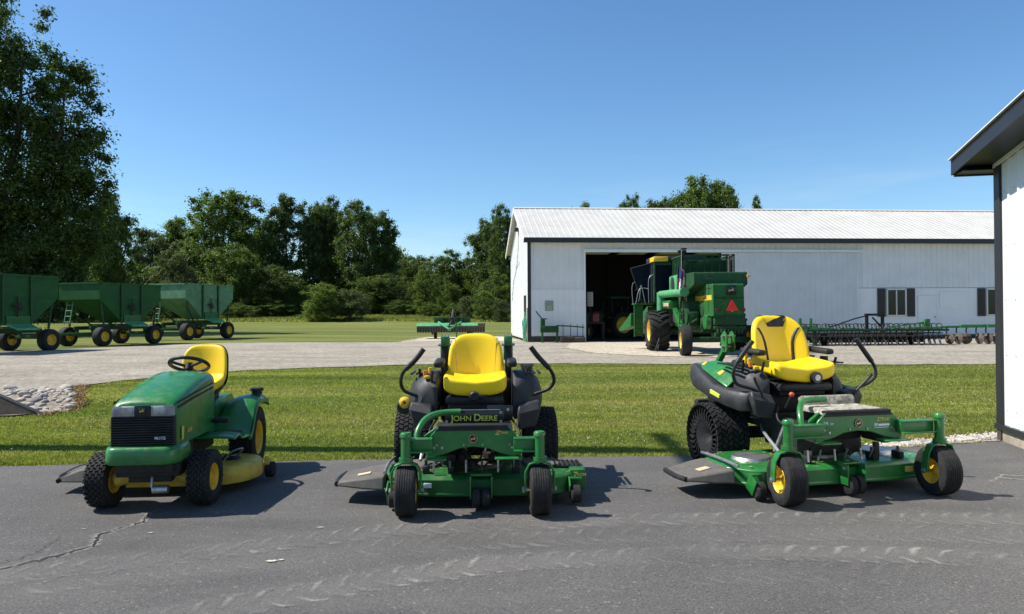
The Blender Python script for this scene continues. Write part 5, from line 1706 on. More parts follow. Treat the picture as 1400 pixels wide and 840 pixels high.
    dp = rounded_poly([(cx - hw, y0 + .30), (cx - hw * .80, y0 + .04), (cx - hw * .45, y0), (cx + hw * .45, y0), (cx + hw * .80, y0 + .05), (cx + hw, y0 + .26), (cx + hw, y1 - .2), (cx + hw * .75, y1), (cx - hw * .75, y1), (cx - hw, y1 - .2)], .08)
    b = MB(); shell(b, dp, [(.085, .002), (.09, -.006), (.105, -.006), (.11, 0), (.205, .004), (.225, .035), (.232, .09)])
    dk = b.build('mower_deck', g if big else M['greenworn'], Z, .004, 35)
    for x in (-.62, 0, .62):
        MB().cyl((cx + x * hw * 1.02, y0 + .42, .228), (cx + x * hw * 1.02, y0 + .42, .255), .165, .15, 26).build('belt_cover', M['steel'] if big else M['chute'], dk)
    for x in (-.55, -.30, .34, .6):
        b = MB().box((cx + x * hw, y0 + .14, .262), (.05, .10, .06), bev=.01).cyl((cx + x * hw, y0 + .14, .28), (cx + x * hw, y0 + .14, .33), .012, n=8)
        if x == .34: b.box((cx + .35 * hw, y0 + .10, .30), (.05, .03, .16), bev=.01)
        b.build('deck_bracket', M['blackmetal'], dk)
    b = MB().box((cx + .0, y0 - .0, .25), (.16, .10, .015), bev=.004)
    for s in (-1, 1): b.box((cx + s * .078, y0 - .035, .17), (.012, .13, .16), bev=.004)
    b.build('roller_bracket', g, dk)
    for s in (-1, 1):
        MB().lathe([(-.032, .006), (-.032, .058), (-.024, .072), (.024, .072), (.032, .058), (.032, .006)], c=(cx + s * .036, y0 - .06, .088), n=26).build('deck_roller', M['rubber'], Z)
    for x, y, z, r_ in ((cx - hw * .84, y0 - .02, .080, .066), (cx + hw * .93, y0 + .06, .080, .066)):
        MB().lathe([(-.04, .006), (-.04, r_ * .8), (-.028, r_), (.028, r_), (.04, r_ * .8), (.04, .006)], c=(x, y, z), n=24).build('gauge_wheel', M['rubber'], Z)
        MB().box((x - .048, y + .03, .12), (.012, .11, .13), (.5, 0, 0), bev=.004).box((x, y + .06, .185), (.10, .05, .015), bev=.004).build('wheel_bracket', g, dk)
    if not big:
        b = MB().box((cx + hw - .03, y0 + .22, .165), (.12, .16, .16), bev=.012); b.build('deck_end', M['greenworn'], dk)
        text('lettering', '7', .055, M['gold'], Z, face_at(cx + hw - .055, y0 + .135, .205), shear=.2, sx=1.3)
        text('lettering', 'IRON', .028, M['gold'], Z, face_at(cx + hw - .002, y0 + .135, .205))
        b = MB().box((cx + hw - .10, y0 + .36, .245), (.22, .2, .012), bev=.003)
        for q_ in range(6):
            for p_ in range(5): b.cyl((cx + hw - .19 + q_ * .036, y0 + .28 + p_ * .04, .25), (cx + hw - .19 + q_ * .036, y0 + .28 + p_ * .04, .262), .008, n=6)
        b.build('anti_slip_step', M['blackmetal'], dk)
    clippings(dk, cx, y0 + .42, hw * .88, .32, .2335, 1100, 5 + big)
    MB().box((cx + hw * .60, y0 + .016, .165), (.07, .012, .045), (0, 0, -.06), bev=.002).build('sticker', M['gold'], dk)
    MB().box((cx - hw * .52, y0 + .010, .165), (.06, .012, .035), (0, 0, .06), bev=.002).build('sticker', M['letterwhite'], dk)
    for k_, pts in enumerate(([(-.30, .70, .60), (-.36, .60, .50), (-.28, .50, .42), (-.20, .60, .36)], [(.30, .72, .58), (.36, .60, .48), (.26, .48, .40), (.15, .55, .34)], [(-.12, .35, .50), (-.02, .42, .44), (.10, .36, .48), (.18, .5, .42)])):
        MB().tube([(x, y, z + zh) for x, y, z in pts], .009, 7).build('hose', M['black'], Z)
    # rubber discharge chute
    xa = cx - hw + .03
    b = MB().loft([[(xa, y0 + .10, .11), (xa, y0 + .66, .11), (xa, y0 + .64, .215), (xa, y0 + .12, .215)],
                   [(xa - .16, y0 + .12, .115), (xa - .16, y0 + .64, .115), (xa - .16, y0 + .62, .196), (xa - .16, y0 + .14, .196)],
                   [(xa - .37, y0 + .19, .125), (xa - .37, y0 + .58, .125), (xa - .37, y0 + .57, .160), (xa - .37, y0 + .20, .160)]])
    ch_ = b.build('discharge_chute', M['chute'], Z, .014, 40)
    MB().box((xa - .18, y0 + .30, .1975), (.10, .07, .004), (0, rad(-9.5), .1)).build('sticker', M['tan'], ch_)
    MB().tube([(xa - .37, y0 + .20, .142), (xa - .388, y0 + .38, .142), (xa - .37, y0 + .58, .142)], .022, 8).build('chute_edge', M['black'], ch_)
    MB().tube([(xa + .01, y0 + .08, .25), (xa + .0, y0 + .4, .262), (xa + .01, y0 + .68, .25)], .012, 8).build('hinge_rod', M['steel'], ch_)
    return Z
zero_turn('zero_turn_mower', 'green zero-turn mower with plain yellow seat and lettered black name panel, in the middle', (-.285, 5.27, .018), rad(1.5), False)
zero_turn('zero_turn_mower', 'large green zero-turn mower with black-striped yellow seat and airless rear tyres, at right', (2.69, 5.64, .018), rad(13), True)
# ------------------------------------------------------------------ combine harvester (rear towards the viewer)
CB = thing('combine_harvester', 'green combine harvester backed half out of the open shed door, red triangle on its rear', 'combine', (6.9, 27.9, .05), 0)
g, gd_, gl = M['greenworn'], M['greendark'], M['greenlight']
for s in (-1, 1): wheel(CB, (s * 1.42, 0, .76), .76, .74, .40, 'lug', M['yellowrim'], name='drive_wheel')
for s in (-1, 1): wheel(CB, (s * 1.12 - .04, -3.4, .50), .50, .36, .27, 'plain', M['yellowrim'], name='rear_wheel', yaw=-.08)
b = MB().box((0, -.9, 1.35), (1.7, 3.2, .9), bev=.05).box((0, -2.2, 1.0), (1.1, 2.0, .5), bev=.05); b.build('separator_body', gd_, CB, .01)
MB().cyl((-1.2, 0, .76), (1.2, 0, .76), .16, n=16).build('axle', gd_, CB)
MB().box((0, -3.4, .52), (1.9, .18, .18), bev=.02).box((0, -3.1, .72), (.3, .6, .3), bev=.03).build('axle', gd_, CB)
# rear hood: sloped lower edge on its sides
hp = [(-4.35, 2.34), (-4.4, 1.30), (-2.15, 1.02), (-2.1, 2.36)]
hd = MB().prism(rounded_poly(hp, .07), 'x', -.50, .50).build('rear_hood', g, CB, .02)
MB().box((0, -4.395, 1.88), (.98, .012, .02)).box((0, -4.40, 1.33), (.98, .012, .02)).build('hood_seam', M['blackmetal'], hd)
MB().box((-.505, -3.2, 1.90), (.012, 2.1, .16)).build('stripe', M['yellowrim'], hd)
text('lettering', 'CK 6600', .17, M['letterdark'], CB, Matrix.Translation((-.513, -3.2, 1.90)) @ Euler((PI / 2, 0, -PI / 2)).to_matrix().to_4x4(), sx=1.6)
MB().ell((-.505, -3.0, 1.5), (.03, .28, .24), 10).build('side_hatch', gd_, hd)
badge(CB, face_at(.08, -4.40, 2.13), .155, M['blackgloss'], M['letterorange'], True)
b = MB().prism(rounded_poly([(-.20, 0), (.20, 0), (0, .36)], .04, 3), 'y', -4.43, -4.41, T=Matrix.Translation((.10, 0, 1.47)))
sm = b.build('warning_triangle', M['smv'], CB)
MB().box((.10, -4.412, 1.46), (.06, .02, .05)).build('bracket', M['steel'], sm)
b = MB().box((0.05, -4.1, 1.16), (1.0, .5, .30), bev=.04).box((.05, -4.2, .93), (1.0, .3, .10), bev=.02)
for k in range(8): b.box((-.36 + k * .11, -4.3, .86), (.03, .3, .12), (.4, 0, 0))
b.build('straw_chopper', gd_, CB)
b = MB().prism([(-4.15, 1.05), (-3.75, 1.15), (-3.7, 1.35), (-4.15, 1.32)], 'x', -.62, -.50).cyl((-.66, -3.95, 1.12), (-.5, -3.95, 1.12), .24, n=20); b.build('chopper_shield', M['green'], CB)
# upper body and grain tank with mesh extension
b = MB().prism(rounded_poly([(-3.55, 2.34), (-3.5, 2.76), (-.6, 2.78), (-.6, 2.05), (-2.2, 2.05)], .06), 'x', -.90, .88); b.build('upper_body', gd_, CB, .02)
MB().box((-1.0, -1.35, 2.42), (.24, 1.2, .66), bev=.05).build('engine_panel', M['greenlight'], CB)
b = MB()
x0, x1, y0, y1, z0, z1 = -.90, .90, -2.0, -.25, 2.78, 3.44
for a, c in (((x0, y0), (x1, y0)), ((x1, y0), (x1, y1)), ((x1, y1), (x0, y1)), ((x0, y1), (x0, y0))):
    for zz in (z0 + .02, z1): b.box(((a[0] + c[0]) / 2, (a[1] + c[1]) / 2, zz), (abs(c[0] - a[0]) + .05, abs(c[1] - a[1]) + .05, .05))
    n_ = 7
    for k in range(n_ + 1):
        t_ = k / n_
        b.box((a[0] + (c[0] - a[0]) * t_, a[1] + (c[1] - a[1]) * t_, (z0 + z1) / 2), (.035, .035, z1 - z0))
    L = abs(c[0] - a[0]) + abs(c[1] - a[1])
    for k in range(12): b.box(((a[0] + c[0]) / 2, (a[1] + c[1]) / 2, z0 + .05 + k * .052), (abs(c[0] - a[0]) + .01, abs(c[1] - a[1]) + .01, .012))
tkx = b.build('grain_tank', gd_, CB)
b = MB().box((0, (y0 + y1) / 2, 3.02), (1.7, 1.65, .5), bev=.02); b.build('tank_screen', gd_, tkx)
MB().cyl((.2, -1.9, 2.9), (.6, -.4, 3.3), .07, n=10).build('tank_auger', M['steel'], tkx)
# unloading auger folded back along the left side
b = MB().cyl((-1.22, .3, 2.12), (-1.05, -2.85, 2.12), .135, .135, 20).lathe([(-.02, .01), (-.02, .16), (.05, .16), (.05, .01)], c=(-1.05, -2.85, 2.12), axis='y', n=20)
b.cyl((-1.22, .3, 1.4), (-1.22, .3, 2.2), .15, n=18)
b.build('unloading_auger', gl, CB)
MB().prism([(-2.6, 1.98), (-2.25, 1.98), (-2.4, 1.55)], 'x', -1.12, -1.08).build('auger_rest', gd_, CB)
# elevators, platform, ladders
b = MB().loft([[(-1.05, -.5, 1.75), (-.90, -.5, 1.75), (-.90, -.8, 1.75), (-1.05, -.8, 1.75)], [(-1.05, -2.3, .62), (-.90, -2.3, .62), (-.90, -2.55, .75), (-1.05, -2.55, .75)]]); b.build('elevator', M['green'], CB, .01)
b = MB().box((-1.0, -.2, 1.72), (.4, 1.7, .30), bev=.03); b.build('side_shield', M['green'], CB, .01)
MB().box((-1.21, -.6, 1.72), (.012, .9, .12)).build('stripe', M['tan'], CB)
b = MB()
for y in (-2.05, -2.55): b.tube([(-1.05, y, .85), (-1.0, y, 2.05)], .022, 6)
for k in range(5): b.box((-1.03, -2.3, .95 + k * .22), (.05, .5, .03))
b.build('rear_ladder', gd_, CB)
b = MB().box((-1.75, 1.05, 1.78), (.75, 1.0, .05)); b.build('cab_platform', g, CB)
b = MB()
for x in (-2.15, -1.85): b.tube([(x, .75, .50), (x, .75, 1.80)], .03, 6)
for k in range(6): b.box((-2.0, .75, .55 + k * .22), (.30, .08, .03))
b.box((-2.0, .79, 1.15), (.34, .02, 1.25))
b.build('front_ladder', M['greenworn'], CB)
b = MB()
for p in ([(-1.62, .6, 1.8), (-1.62, .6, 2.7), (-1.45, .6, 2.9)], [(-2.1, .7, 1.8), (-1.95, .7, 2.35), (-1.62, .6, 2.35)], [(-2.1, 1.4, 1.8), (-2.1, 1.4, 2.6), (-1.6, 1.4, 2.6)], [(-1.75, .65, 1.8), (-1.9, .66, 2.5), (-1.95, .68, 2.1), (-2.0, .7, 1.85)]):
    MB().tube(p, .013, 6).build('handrail', M['steel'], CB)
# cab with a slanted windscreen
cz0, cz1 = 1.85, 3.35
b = MB().loft([[(-1.45, .35, cz0), (.55, .35, cz0), (.55, 1.75, cz0), (-1.45, 1.75, cz0)], [(-1.42, .38, cz1), (.52, .38, cz1), (.52, 2.1, cz1), (-1.42, 2.1, cz1)]])
cab = b.build('cab', M['tint'], CB, .02)
b = MB()
for x in (-1.45, .55):
    b.tube([(x, .34, cz0), (x * .985, .37, cz1)], .045, 6); b.tube([(x, 1.77, cz0), (x * .985, 2.1, cz1)], .04, 6)
b.box((-.45, .36, cz0 + .1), (2.0, .05, .2)); b.box((-.45, .37, cz1 - .05), (1.95, .06, .1))
b.build('cab_frame', M['greendark'], cab)
b = MB().box((-.45, 1.2, cz1 + .14), (2.0, 1.75, .24), bev=.06); b.build('cab_roof', M['blackmetal'], cab)
MB().box((-1.20, .33, cz1 + .13), (.56, .05, .19), (0, 0, 0), bev=.02).box((-1.455, .75, cz1 + .13), (.03, .8, .18), bev=.01).build('roof_panel', M['yellowrim'], cab)
b = MB().cyl((-.35, .5, cz1 + .2), (-.35, .5, cz1 + .40), .06, n=8).box((-.35, .5, cz1 + .43), (.32, .2, .10), bev=.03).box((-.28, .5, cz1 + .53), (.22, .16, .06), bev=.02); b.build('roof_lamp', M['blackmetal'], cab)
# opened door, swung out to the left
b = MB().prism([(-2.26, 3.16), (-1.50, 3.36), (-1.50, 1.78), (-1.80, 1.78)], 'y', .92, .95); dr = b.build('cab_door', M['tint'], CB)
b = MB()
P = [(-2.26, .935, 3.16), (-1.50, .935, 3.36), (-1.50, .935, 1.78), (-1.80, .935, 1.78)]
for a, c in zip(P, P[1:] + P[:1]): b.tube([a, c], .022, 6)
b.tube([(-2.1, .93, 2.3), (-1.95, .93, 2.45), (-1.85, .93, 2.7), (-1.6, .93, 2.75)], .012, 6)
b.build('door_frame', M['greyplastic'], dr)
# feeder house reaching forward and its crop lifter
b = MB().loft([[(-1.5, 1.6, 1.15), (-.3, 1.6, 1.15), (-.3, 1.6, 1.7), (-1.5, 1.6, 1.7)], [(-1.7, 3.4, .55), (-.1, 3.4, .55), (-.1, 3.4, 1.05), (-1.7, 3.4, 1.05)]]); b.build('feeder_house', g, CB, .02)
b = MB().loft([[(-2.25, 1.1, 1.42), (-1.95, 1.1, 1.42), (-1.95, 1.1, .9), (-2.25, 1.1, .9)], [(-2.38, 1.6, 1.12), (-2.1, 1.6, 1.2), (-2.1, 1.6, .78), (-2.36, 1.6, .76)], [(-2.56, 2.1, .80), (-2.45, 2.1, .82), (-2.45, 2.1, .70), (-2.56, 2.1, .68)]]); b.build('divider_snout', g, CB, .02)
b = MB().tube([(-1.6, -1.0, .1), (-1.5, -.75, .4), (-1.48, -.6, .62)], .03, 6).tube([(-1.75, -1.02, .06), (-1.5, -.98, .06)], .03, 6).tube([(-1.68, -.95, .05), (-1.5, -.8, .5)], .02, 6); b.build('tow_link', M['blackmetal'], CB)
b = MB().box((.90, -3.55, 2.62), (.10, .06, .09), bev=.015); b.build('tail_light', M['amber'], CB)
b = MB()
for s in (-1, 1):
    b.tube([(s * .7, -3.2, 1.2), (s * .95, -2.6, 1.0), (s * .9, -1.8, 1.1)], .04, 7)
b.build('side_tube', gd_, CB); b = MB().box((-.75, -2.6, 1.2), (.35, .7, .5), bev=.05); b.cyl((-.98, -2.7, 1.3), (-.9, -2.7, 1.3), .26, n=22); b.cyl((-.98, -1.9, 1.35), (-.9, -1.9, 1.35), .17, n=22)
b.build('belt_drive', gd_, CB)

# small fittings that break up the sheet metal
b = MB()
for z in (2.52, 2.2): b.box((-.505, -3.2, z), (.010, 2.1, .014))
for y in (-3.9, -3.2, -2.5): b.box((-.506, y, 1.9), (.010, .012, .9))
b.build('panel_seam', M['blackmetal'], hd)
MB().cyl((.55, -2.6, 2.7), (.55, -2.6, 3.25), .05, n=10).cyl((.55, -2.6, 3.25), (.55, -2.75, 3.38), .045, n=10).build('exhaust_pipe', M['rust'], CB)
MB().lathe([(0, .0), (.02, .26), (.04, .28), (0, .30)], c=(-1.14, -1.35, 2.42), axis='x', n=26).build('rotary_screen', M['blackmetal'], CB)
for x in (-.38, .46): MB().box((x, -4.42, 1.50), (.11, .03, .11), bev=.01).build('tail_lamp', M['redpaint'], CB)
b = MB()
for k in range(7): b.tube([(-.62 + .02 * k, -1.9 + .1 * k, 1.25), (-.95, -1.7 + .12 * k, 1.05), (-1.0, -1.4 + .1 * k, 1.45)], .018, 6)
b.build('hydraulic_hose', M['black'], CB)
b = MB()
for k in range(5): b.box((-1.215, -.15 + k * .18 - .6, 1.6), (.012, .015, .3))
b.build('shield_seam', M['blackmetal'], CB)

# flag hanging furled on its pole beside the grain tank
FL = thing('flag', 'red, white and blue striped flag hanging furled from a pole on the combine', 'flag', (5.86, 25.55, 2.22), 0)
MB().cyl((0, 0, -.05), (.02, 0, 1.42), .014, n=8).build('flag_pole', M['steel'], FL)
def drape(u):   # u across the furled cloth 0..1
    return (-.02 + .30 * (u - .35) * 1.0, .05 * math.sin(u * 15.))
b1, b2, b3 = MB(), MB(), MB()
n_ = 26
for s_ in range(n_):
    u0, u1 = s_ / n_, (s_ + 1) / n_
    (xa, ya), (xb, yb) = drape(u0), drape(u1)
    for k in range(8):
        za, zb = .86 - k * .128, .86 - (k + 1) * .128
        w_ = lambda z: .75 + .40 * math.sin((.9 - z) * 1.9)
        A = [(xa * w_(za), ya, za - .18 * u0), (xb * w_(za), yb, za - .18 * u1), (xb * w_(zb), yb, zb - .18 * u1), (xa * w_(zb), ya, zb - .18 * u0)]
        t_ = b3 if (k < 3 and u0 < .55) else (b1 if (int((u0 * 6.5 + k * .45)) % 2 == 0) else b2)
        t_.add(A, [(0, 1, 2, 3)])
b1.build('cloth', M['flagred'], FL, label='red stripes'); b2.build('cloth', M['flagwhite'], FL, label='white stripes'); b3.build('cloth', M['flagblue'], FL, label='blue corner')

# ------------------------------------------------------------------ gravity wagons
def wagon(name, label, loc, rz, sc, ext, mat):
    t = thing(name, label, 'grain wagon', loc, rz, 'grain wagons parked in a line')
    t.scale = (sc,) * 3
    b = MB()
    W, L = 1.06, 1.80
    top = 2.70 + ext
    rings = [[(-W, -L, top), (W, -L, top), (W, L, top), (-W, L, top)], [(-W, -L, 2.02), (W, -L, 2.02), (W, L, 2.02), (-W, L, 2.02)], [(.05, -.55, 1.0), (W, -.55, 1.0), (W, .55, 1.0), (.05, .55, 1.0)]]
    inn = [[(x * .975, y * .985, z) for x, y, z in r_] for r_ in rings]
    inn[2] = [(.1, -.5, 1.06), (W * .96, -.5, 1.06), (W * .96, .5, 1.06), (.1, .5, 1.06)]
    b.loft([rings[2], rings[1], rings[0], inn[0], inn[1], inn[2]])
    hop = b.build('hopper', mat, t)
    b = MB()
    for (a, c) in (((-W, -L), (W, -L)), ((W, -L), (W, L)), ((W, L), (-W, L)), ((-W, L), (-W, -L))):
        b.box(((a[0] + c[0]) / 2, (a[1] + c[1]) / 2, top), (abs(c[0] - a[0]) + .09, abs(c[1] - a[1]) + .09, .07))
    if ext: b.box((W + .01, 0, 2.70), (.03, 2 * L, .05))
    b.box((W + .012, 0, 2.02), (.02, 2 * L, .035)); b.box((0, -L - .012, 2.02), (2 * W, .02, .035))
    b.build('top_rim', mat, hop)
    MB().box((0, -L + .06, top - .22), (2 * W - .1, .02, .03)).build('cross_bar', M['greenlight'], hop)
    for y in (-.62, .55):
        b = MB().box((W + .03, y, (top + 1.05) / 2), (.07, .09, top - 1.05)); b.build('side_rib', M['greendark'], t)
    b = MB().box((W + .03, 0, 1.17), (.05, 1.0, .36)); cd = b.build('grain_door', M['greenworn'], t, .01)
    b = MB().tube([(W + .07, -.05, 1.3), (W + .07, -.05, 2.05)], .022, 6).tube([(W + .08, -.30, 1.75), (W + .08, .18, 1.60)], .022, 6)
    TW = Matrix.Translation((W + .12, -.05, 1.66))
    b.lathe([(-.012, .15), (0, .165), (.012, .15), (0, .135), (-.012, .15)], n=20, T=TW)
    for k in range(3): b.box((0, 0, 0), (.02, .03, .30), (k * PI / 3, 0, 0), T=TW)
    b.build('door_crank', M['blackmetal'], cd)
    b = MB().loft([[(W * .97, -.5, 1.02), (W * .97, .5, 1.02), (W * .97, .5, 1.10), (W * .97, -.5, 1.10)], [(W + .50, -.45, .82), (W + .50, .45, .82), (W + .50, .45, .90), (W + .50, -.45, .90)]]); b.build('chute', M['greenlight'], t, .01)
    # running gear
    b = MB()
    for x in (-.42, .42): b.box((x, 0, .78), (.11, 3.3, .16), bev=.01)
    for y in (-1.5, 1.5):
        b.box((0, y, .52), (1.7, .13, .13), bev=.01)
        for x in (-.42, .42): b.box((x, y, .66), (.1, .1, .2))
    b.box((0, -.6, .9), (1.3, .1, .1)).box((0, .6, .9), (1.3, .1, .1))
    b.build('running_gear', M['greendark'], t)
    for s in (-1, 1):
        for x in (-.85, .95):
            b = MB().tube([(x, s * 1.45, .85), (x, s * 1.62, 2.0)], .045, 6)
            b.tube([(x * .6, s * .65, .9), (x, s * 1.5, 1.55)], .035, 6)
            b.build('strut', M['greendark'], t)
    b = MB().tube([(-.25, -1.6, .55), (0, -3.0, .55), (.25, -1.6, .55)], .05, 7, smooth=False).box((0, -3.05, .55), (.12, .25, .08), bev=.01); b.build('tongue', M['greenworn'], t)
    b = MB()
    for x in (-.75, -.45): b.tube([(x, -L - .05, .95), (x, -L + .15, 1.95)], .025, 6)
    for k in range(4): b.tube([(-.75, -L - .03 + k * .045, 1.05 + k * .24), (-.45, -L - .03 + k * .045, 1.05 + k * .24)], .02, 6)
    b.build('ladder', M['greenfade'], t)
    for y in (-1.5, 1.5):
        for s in (-1, 1): wheel(t, (s * .92, y, .42), .42, .34, .21, 'plain', M['yellowrim'])
    return t
def at_px(x, D): return ((x - 700) / 1010 * D, D)
wagon('grain_wagon', 'dark green gravity wagon cut off by the left edge, with raised sides', (-18.95, 27.0, tzf(-18.5, 27.)), rad(-13), 1.0, .12, M['wagongreen'])
wagon('grain_wagon', 'green gravity wagon in the middle of the line of three, behind the dark one', (-18.35, 33.9, tzf(-18.2, 34.)), rad(-15), 1.02, 0., M['wagongreen'])
wagon('grain_wagon', 'palest, sun-faded gravity wagon, farthest of the three', (-18.0, 41.6, tzf(-17.5, 42.)), rad(-15), 1.12, 0., M['greenfade'])

# ------------------------------------------------------------------ wide field mower parked beside the shed
t = thing('field_mower', 'wide green pull-type field mower with pale top bar parked left of the shed', 'field mower', (-3.55, 43.6, tzf(-3.5, 43.6)), 0)
MB().prism([(-.75, .62), (-.75, .80), (-.55, .95), (.6, .95), (.75, .80), (.75, .62)], 'x', -2.0, 2.0).build('deck', M['greenlight'], t, .02)
MB().box((0, -.76, .60), (3.95, .03, .34)).box((1.78, -.74, .86), (.45, .06, .18), bev=.02).build('skirt', M['rust'], t)
b = MB()
for k in range(26): b.box((-1.9 + k * .152, -.79, .55), (.06, .02, .30))
b.build('chain_curtain', M['blackmetal'], t)
MB().box((0, .3, 1.13), (2.15, .12, .34), bev=.02).box((-.55, .1, 1.02), (.1, .7, .5), bev=.01).box((.55, .1, 1.02), (.1, .7, .5), bev=.01).build('rear_frame', M['greendark'], t)
b = MB().tube([(-.75, -.4, 1.0), (0, -2.0, .62), (.55, -.4, 1.0)], .06, 8, smooth=False).box((0, -2.1, .60), (.14, .4, .12)); b.build('drawbar', M['greenlight'], t)
b = MB().box((.05, -.5, 1.12), (.36, .4, .36), bev=.05).tube([(.05, -.5, 1.2), (.1, -.2, 1.72), (.2, 0, 1.25)], .07, 8, smooth=False).cyl((.05, -.7, 1.1), (0, -1.9, .85), .05, n=8); b.build('gearbox', M['blackmetal'], t)
b = MB().tube([(.36, -1.2, .1), (.36, -1.2, 1.0)], .04, 7).box((.36, -1.2, .05), (.2, .2, .04)); b.build('jack_stand', M['greenworn'], t)
for s in (-1, 1):
    wheel(t, (s * .98, .1, .28), .28, .17, .14, 'plain', M['yellowrim'])
    MB().tube([(s * 1.15, .1, .28), (s * 1.2, .2, .62), (s * 1.1, .3, .9)], .05, 7).build('wheel_arm', M['blackmetal'], t)

# small bench-like machine by the shed corner
t = thing('post_driver', 'small green machine with a raised handle and long rail standing at the shed front wall', 'machine', shed_pt(.55, -.75, 0), rad(4))
MB().box((.35, 0, .68), (.9, .34, .34), bev=.03).box((0.02, 0, .95), (.22, .24, .5), bev=.03).build('body', M['greendark'], t)
b = MB()
for x, y in ((.0, -.14), (.0, .14), (.74, -.14), (.74, .14)): b.box((x, y, .28), (.07, .06, .56))
b.box((.74, 0, .07), (.22, .5, .05)); b.build('leg', M['greenworn'], t)
MB().tube([(.02, 0, 1.18), (-.12, 0, 1.32), (-.32, 0, 1.58)], .03, 7).tube([(.0, 0, 1.2), (.25, 0, 1.2)], .025, 7).build('handle', M['blackmetal'], t)
MB().tube([(.7, 0, .86), (1.4, 0, .82), (2.1, 0, .76)], .035, 7).build('rail', M['greendark'], t)
t = thing('drag_harrow', 'dark stacked harrow sections with thin upright rods beside the open door', 'harrow', shed_pt(2.1, -.8, 0), rad(4))
b = MB()
for k in range(4): b.box((-.28 + k * .0, 0, .06 + k * .07), (.75 - .04 * k, .6, .045))
for k in range(5): b.box((-.6 + k * .16, 0, .16), (.05, .55, .20))
b.box((.28, -.05, .15), (.55, .5, .26), bev=.02)
b.build('section', M['rust'], t)
b = MB()
for x in (-.5, -.12, .22, .5): b.cyl((x, .1, .2), (x, .12, .92), .016, n=6)
b.build('rod', M['blackmetal'], t)
t = thing('hose_rack', 'rack of green hoses and poles leaning at the shed gable beside the black door', 'hose rack', shed_pt(-.16, .75, 0), rad(5))
b = MB()
for k in range(7):
    y = -.6 + k * .2; r_ = random.Random(k)
    b.tube([(0, y, .0), (-.05 + r_.uniform(-.05, .05), y + r_.uniform(-.1, .1), .6), (.06, y + r_.uniform(-.15, .15), 1.25 + r_.uniform(-.2, .35))], .035, 7)
b.build('pole', M['greenlight'], t)
MB().lathe([(-.06, .22), (0, .30), (.06, .22), (0, .17), (-.06, .22)], c=(-.05, .2, .9), n=20).build('hose_coil', mk('teal_hose', (.03, .22, .20), .5), t)
MB().tube([(0.05, -.75, 0), (.05, -.75, 1.75)], .03, 7).build('post', M['steel'], t)

# ------------------------------------------------------------------ field cultivator along the shed wall
t = thing('field_cultivator', 'long green and black field cultivator with many spring tines along the shed wall', 'cultivator', (15.45, 32.0, .02), rad(3))
b = MB()
for y, z, c_ in ((-.7, .66, 0), (-.1, .68, 0), (.5, .66, 0)): b.box((0, y, z), (6.2, .09, .09), bev=.01)
for x in (-2.9, -1.5, -.35, .35, 1.5, 2.9): b.box((x, -.1, .67), (.08, 1.3, .08), bev=.01)
b.build('frame', M['greendark'], t)
b = MB().box((-2.45, -.68, .74), (.9, .10, .10), bev=.02).box((2.0, -.68, .74), (1.3, .12, .10), bev=.02).box((.9, -.68, .73), (.5, .1, .08)).box((-1.3, -.68, .73), (.7, .1, .07)); b.build('wing_beam', M['green'], t)
r_ = random.Random(4)
for k in range(39):
    x = -3.0 + k * 6. / 38 + r_.uniform(-.03, .03)
    y = (-.7, -.1, .5)[k % 3]
    b = MB().tube([(x, y + .05, .68), (x, y + .24, .88), (x, y - .08, .92), (x, y - .16, .74), (x, y + .02, .60), (x, y + .10, .34), (x, y - .04, .08)], .022, 6)
    tn = b.build('tine', M['blackmetal'], t)
    MB().box((x, y - .06, .12), (.055, .02, .26), (-.35, 0, 0)).build('shovel', M['tine'], tn)
b = MB()
for k in range(21): b.tube([(-2.9 + k * .29, .9, .32), (-2.85 + k * .29, 1.0, .55), (-2.78 + k * .29, .85, .40)], .03, 6)
b.cyl((-3.0, .95, .27), (3.0, .95, .27), .20, n=14).box((0, .1, .52), (6.0, 1.1, .05)).tube([(-3.0, .95, .50), (3.0, .95, .50)], .05, 8).tube([(-3.0, -.9, .42), (3.0, -.9, .42)], .03, 8)
for k in range(24): b.box((-2.95 + k * .255, -.92, .36), (.05, .05, .2), (.3, 0, .3))
b.build('drag_bar', M['blackmetal'], t)
b = MB()
for x in (-.15, .55): b.box((x, -.1, .95), (.10, .12, .75))
b.box((.2, -.1, 1.32), (.85, .12, .10)).tube([(.1, -.1, 1.2), (.5, -.1, .8)], .035, 6); b.build('mast', M['blackmetal'], t)
MB().tube([(-.15, -.1, 1.28), (-.7, -.12, 1.15), (-1.8, -.15, .80)], .03, 7, smooth=False).build('cylinder_rod', M['blackmetal'], t)
b = MB().tube([(.9, -.1, .78), (2.4, -.1, .98)], .03, 7).prism([(2.3, .70), (2.6, .70), (2.62, 1.12), (2.42, 1.12)], 'y', -.2, -.05); b.build('hitch_bracket', M['green'], t)
for s in (-1.9, 1.95):
    wheel(t, (s, .2, .26), .26, .16, .13, 'plain', M['blackmetal'])
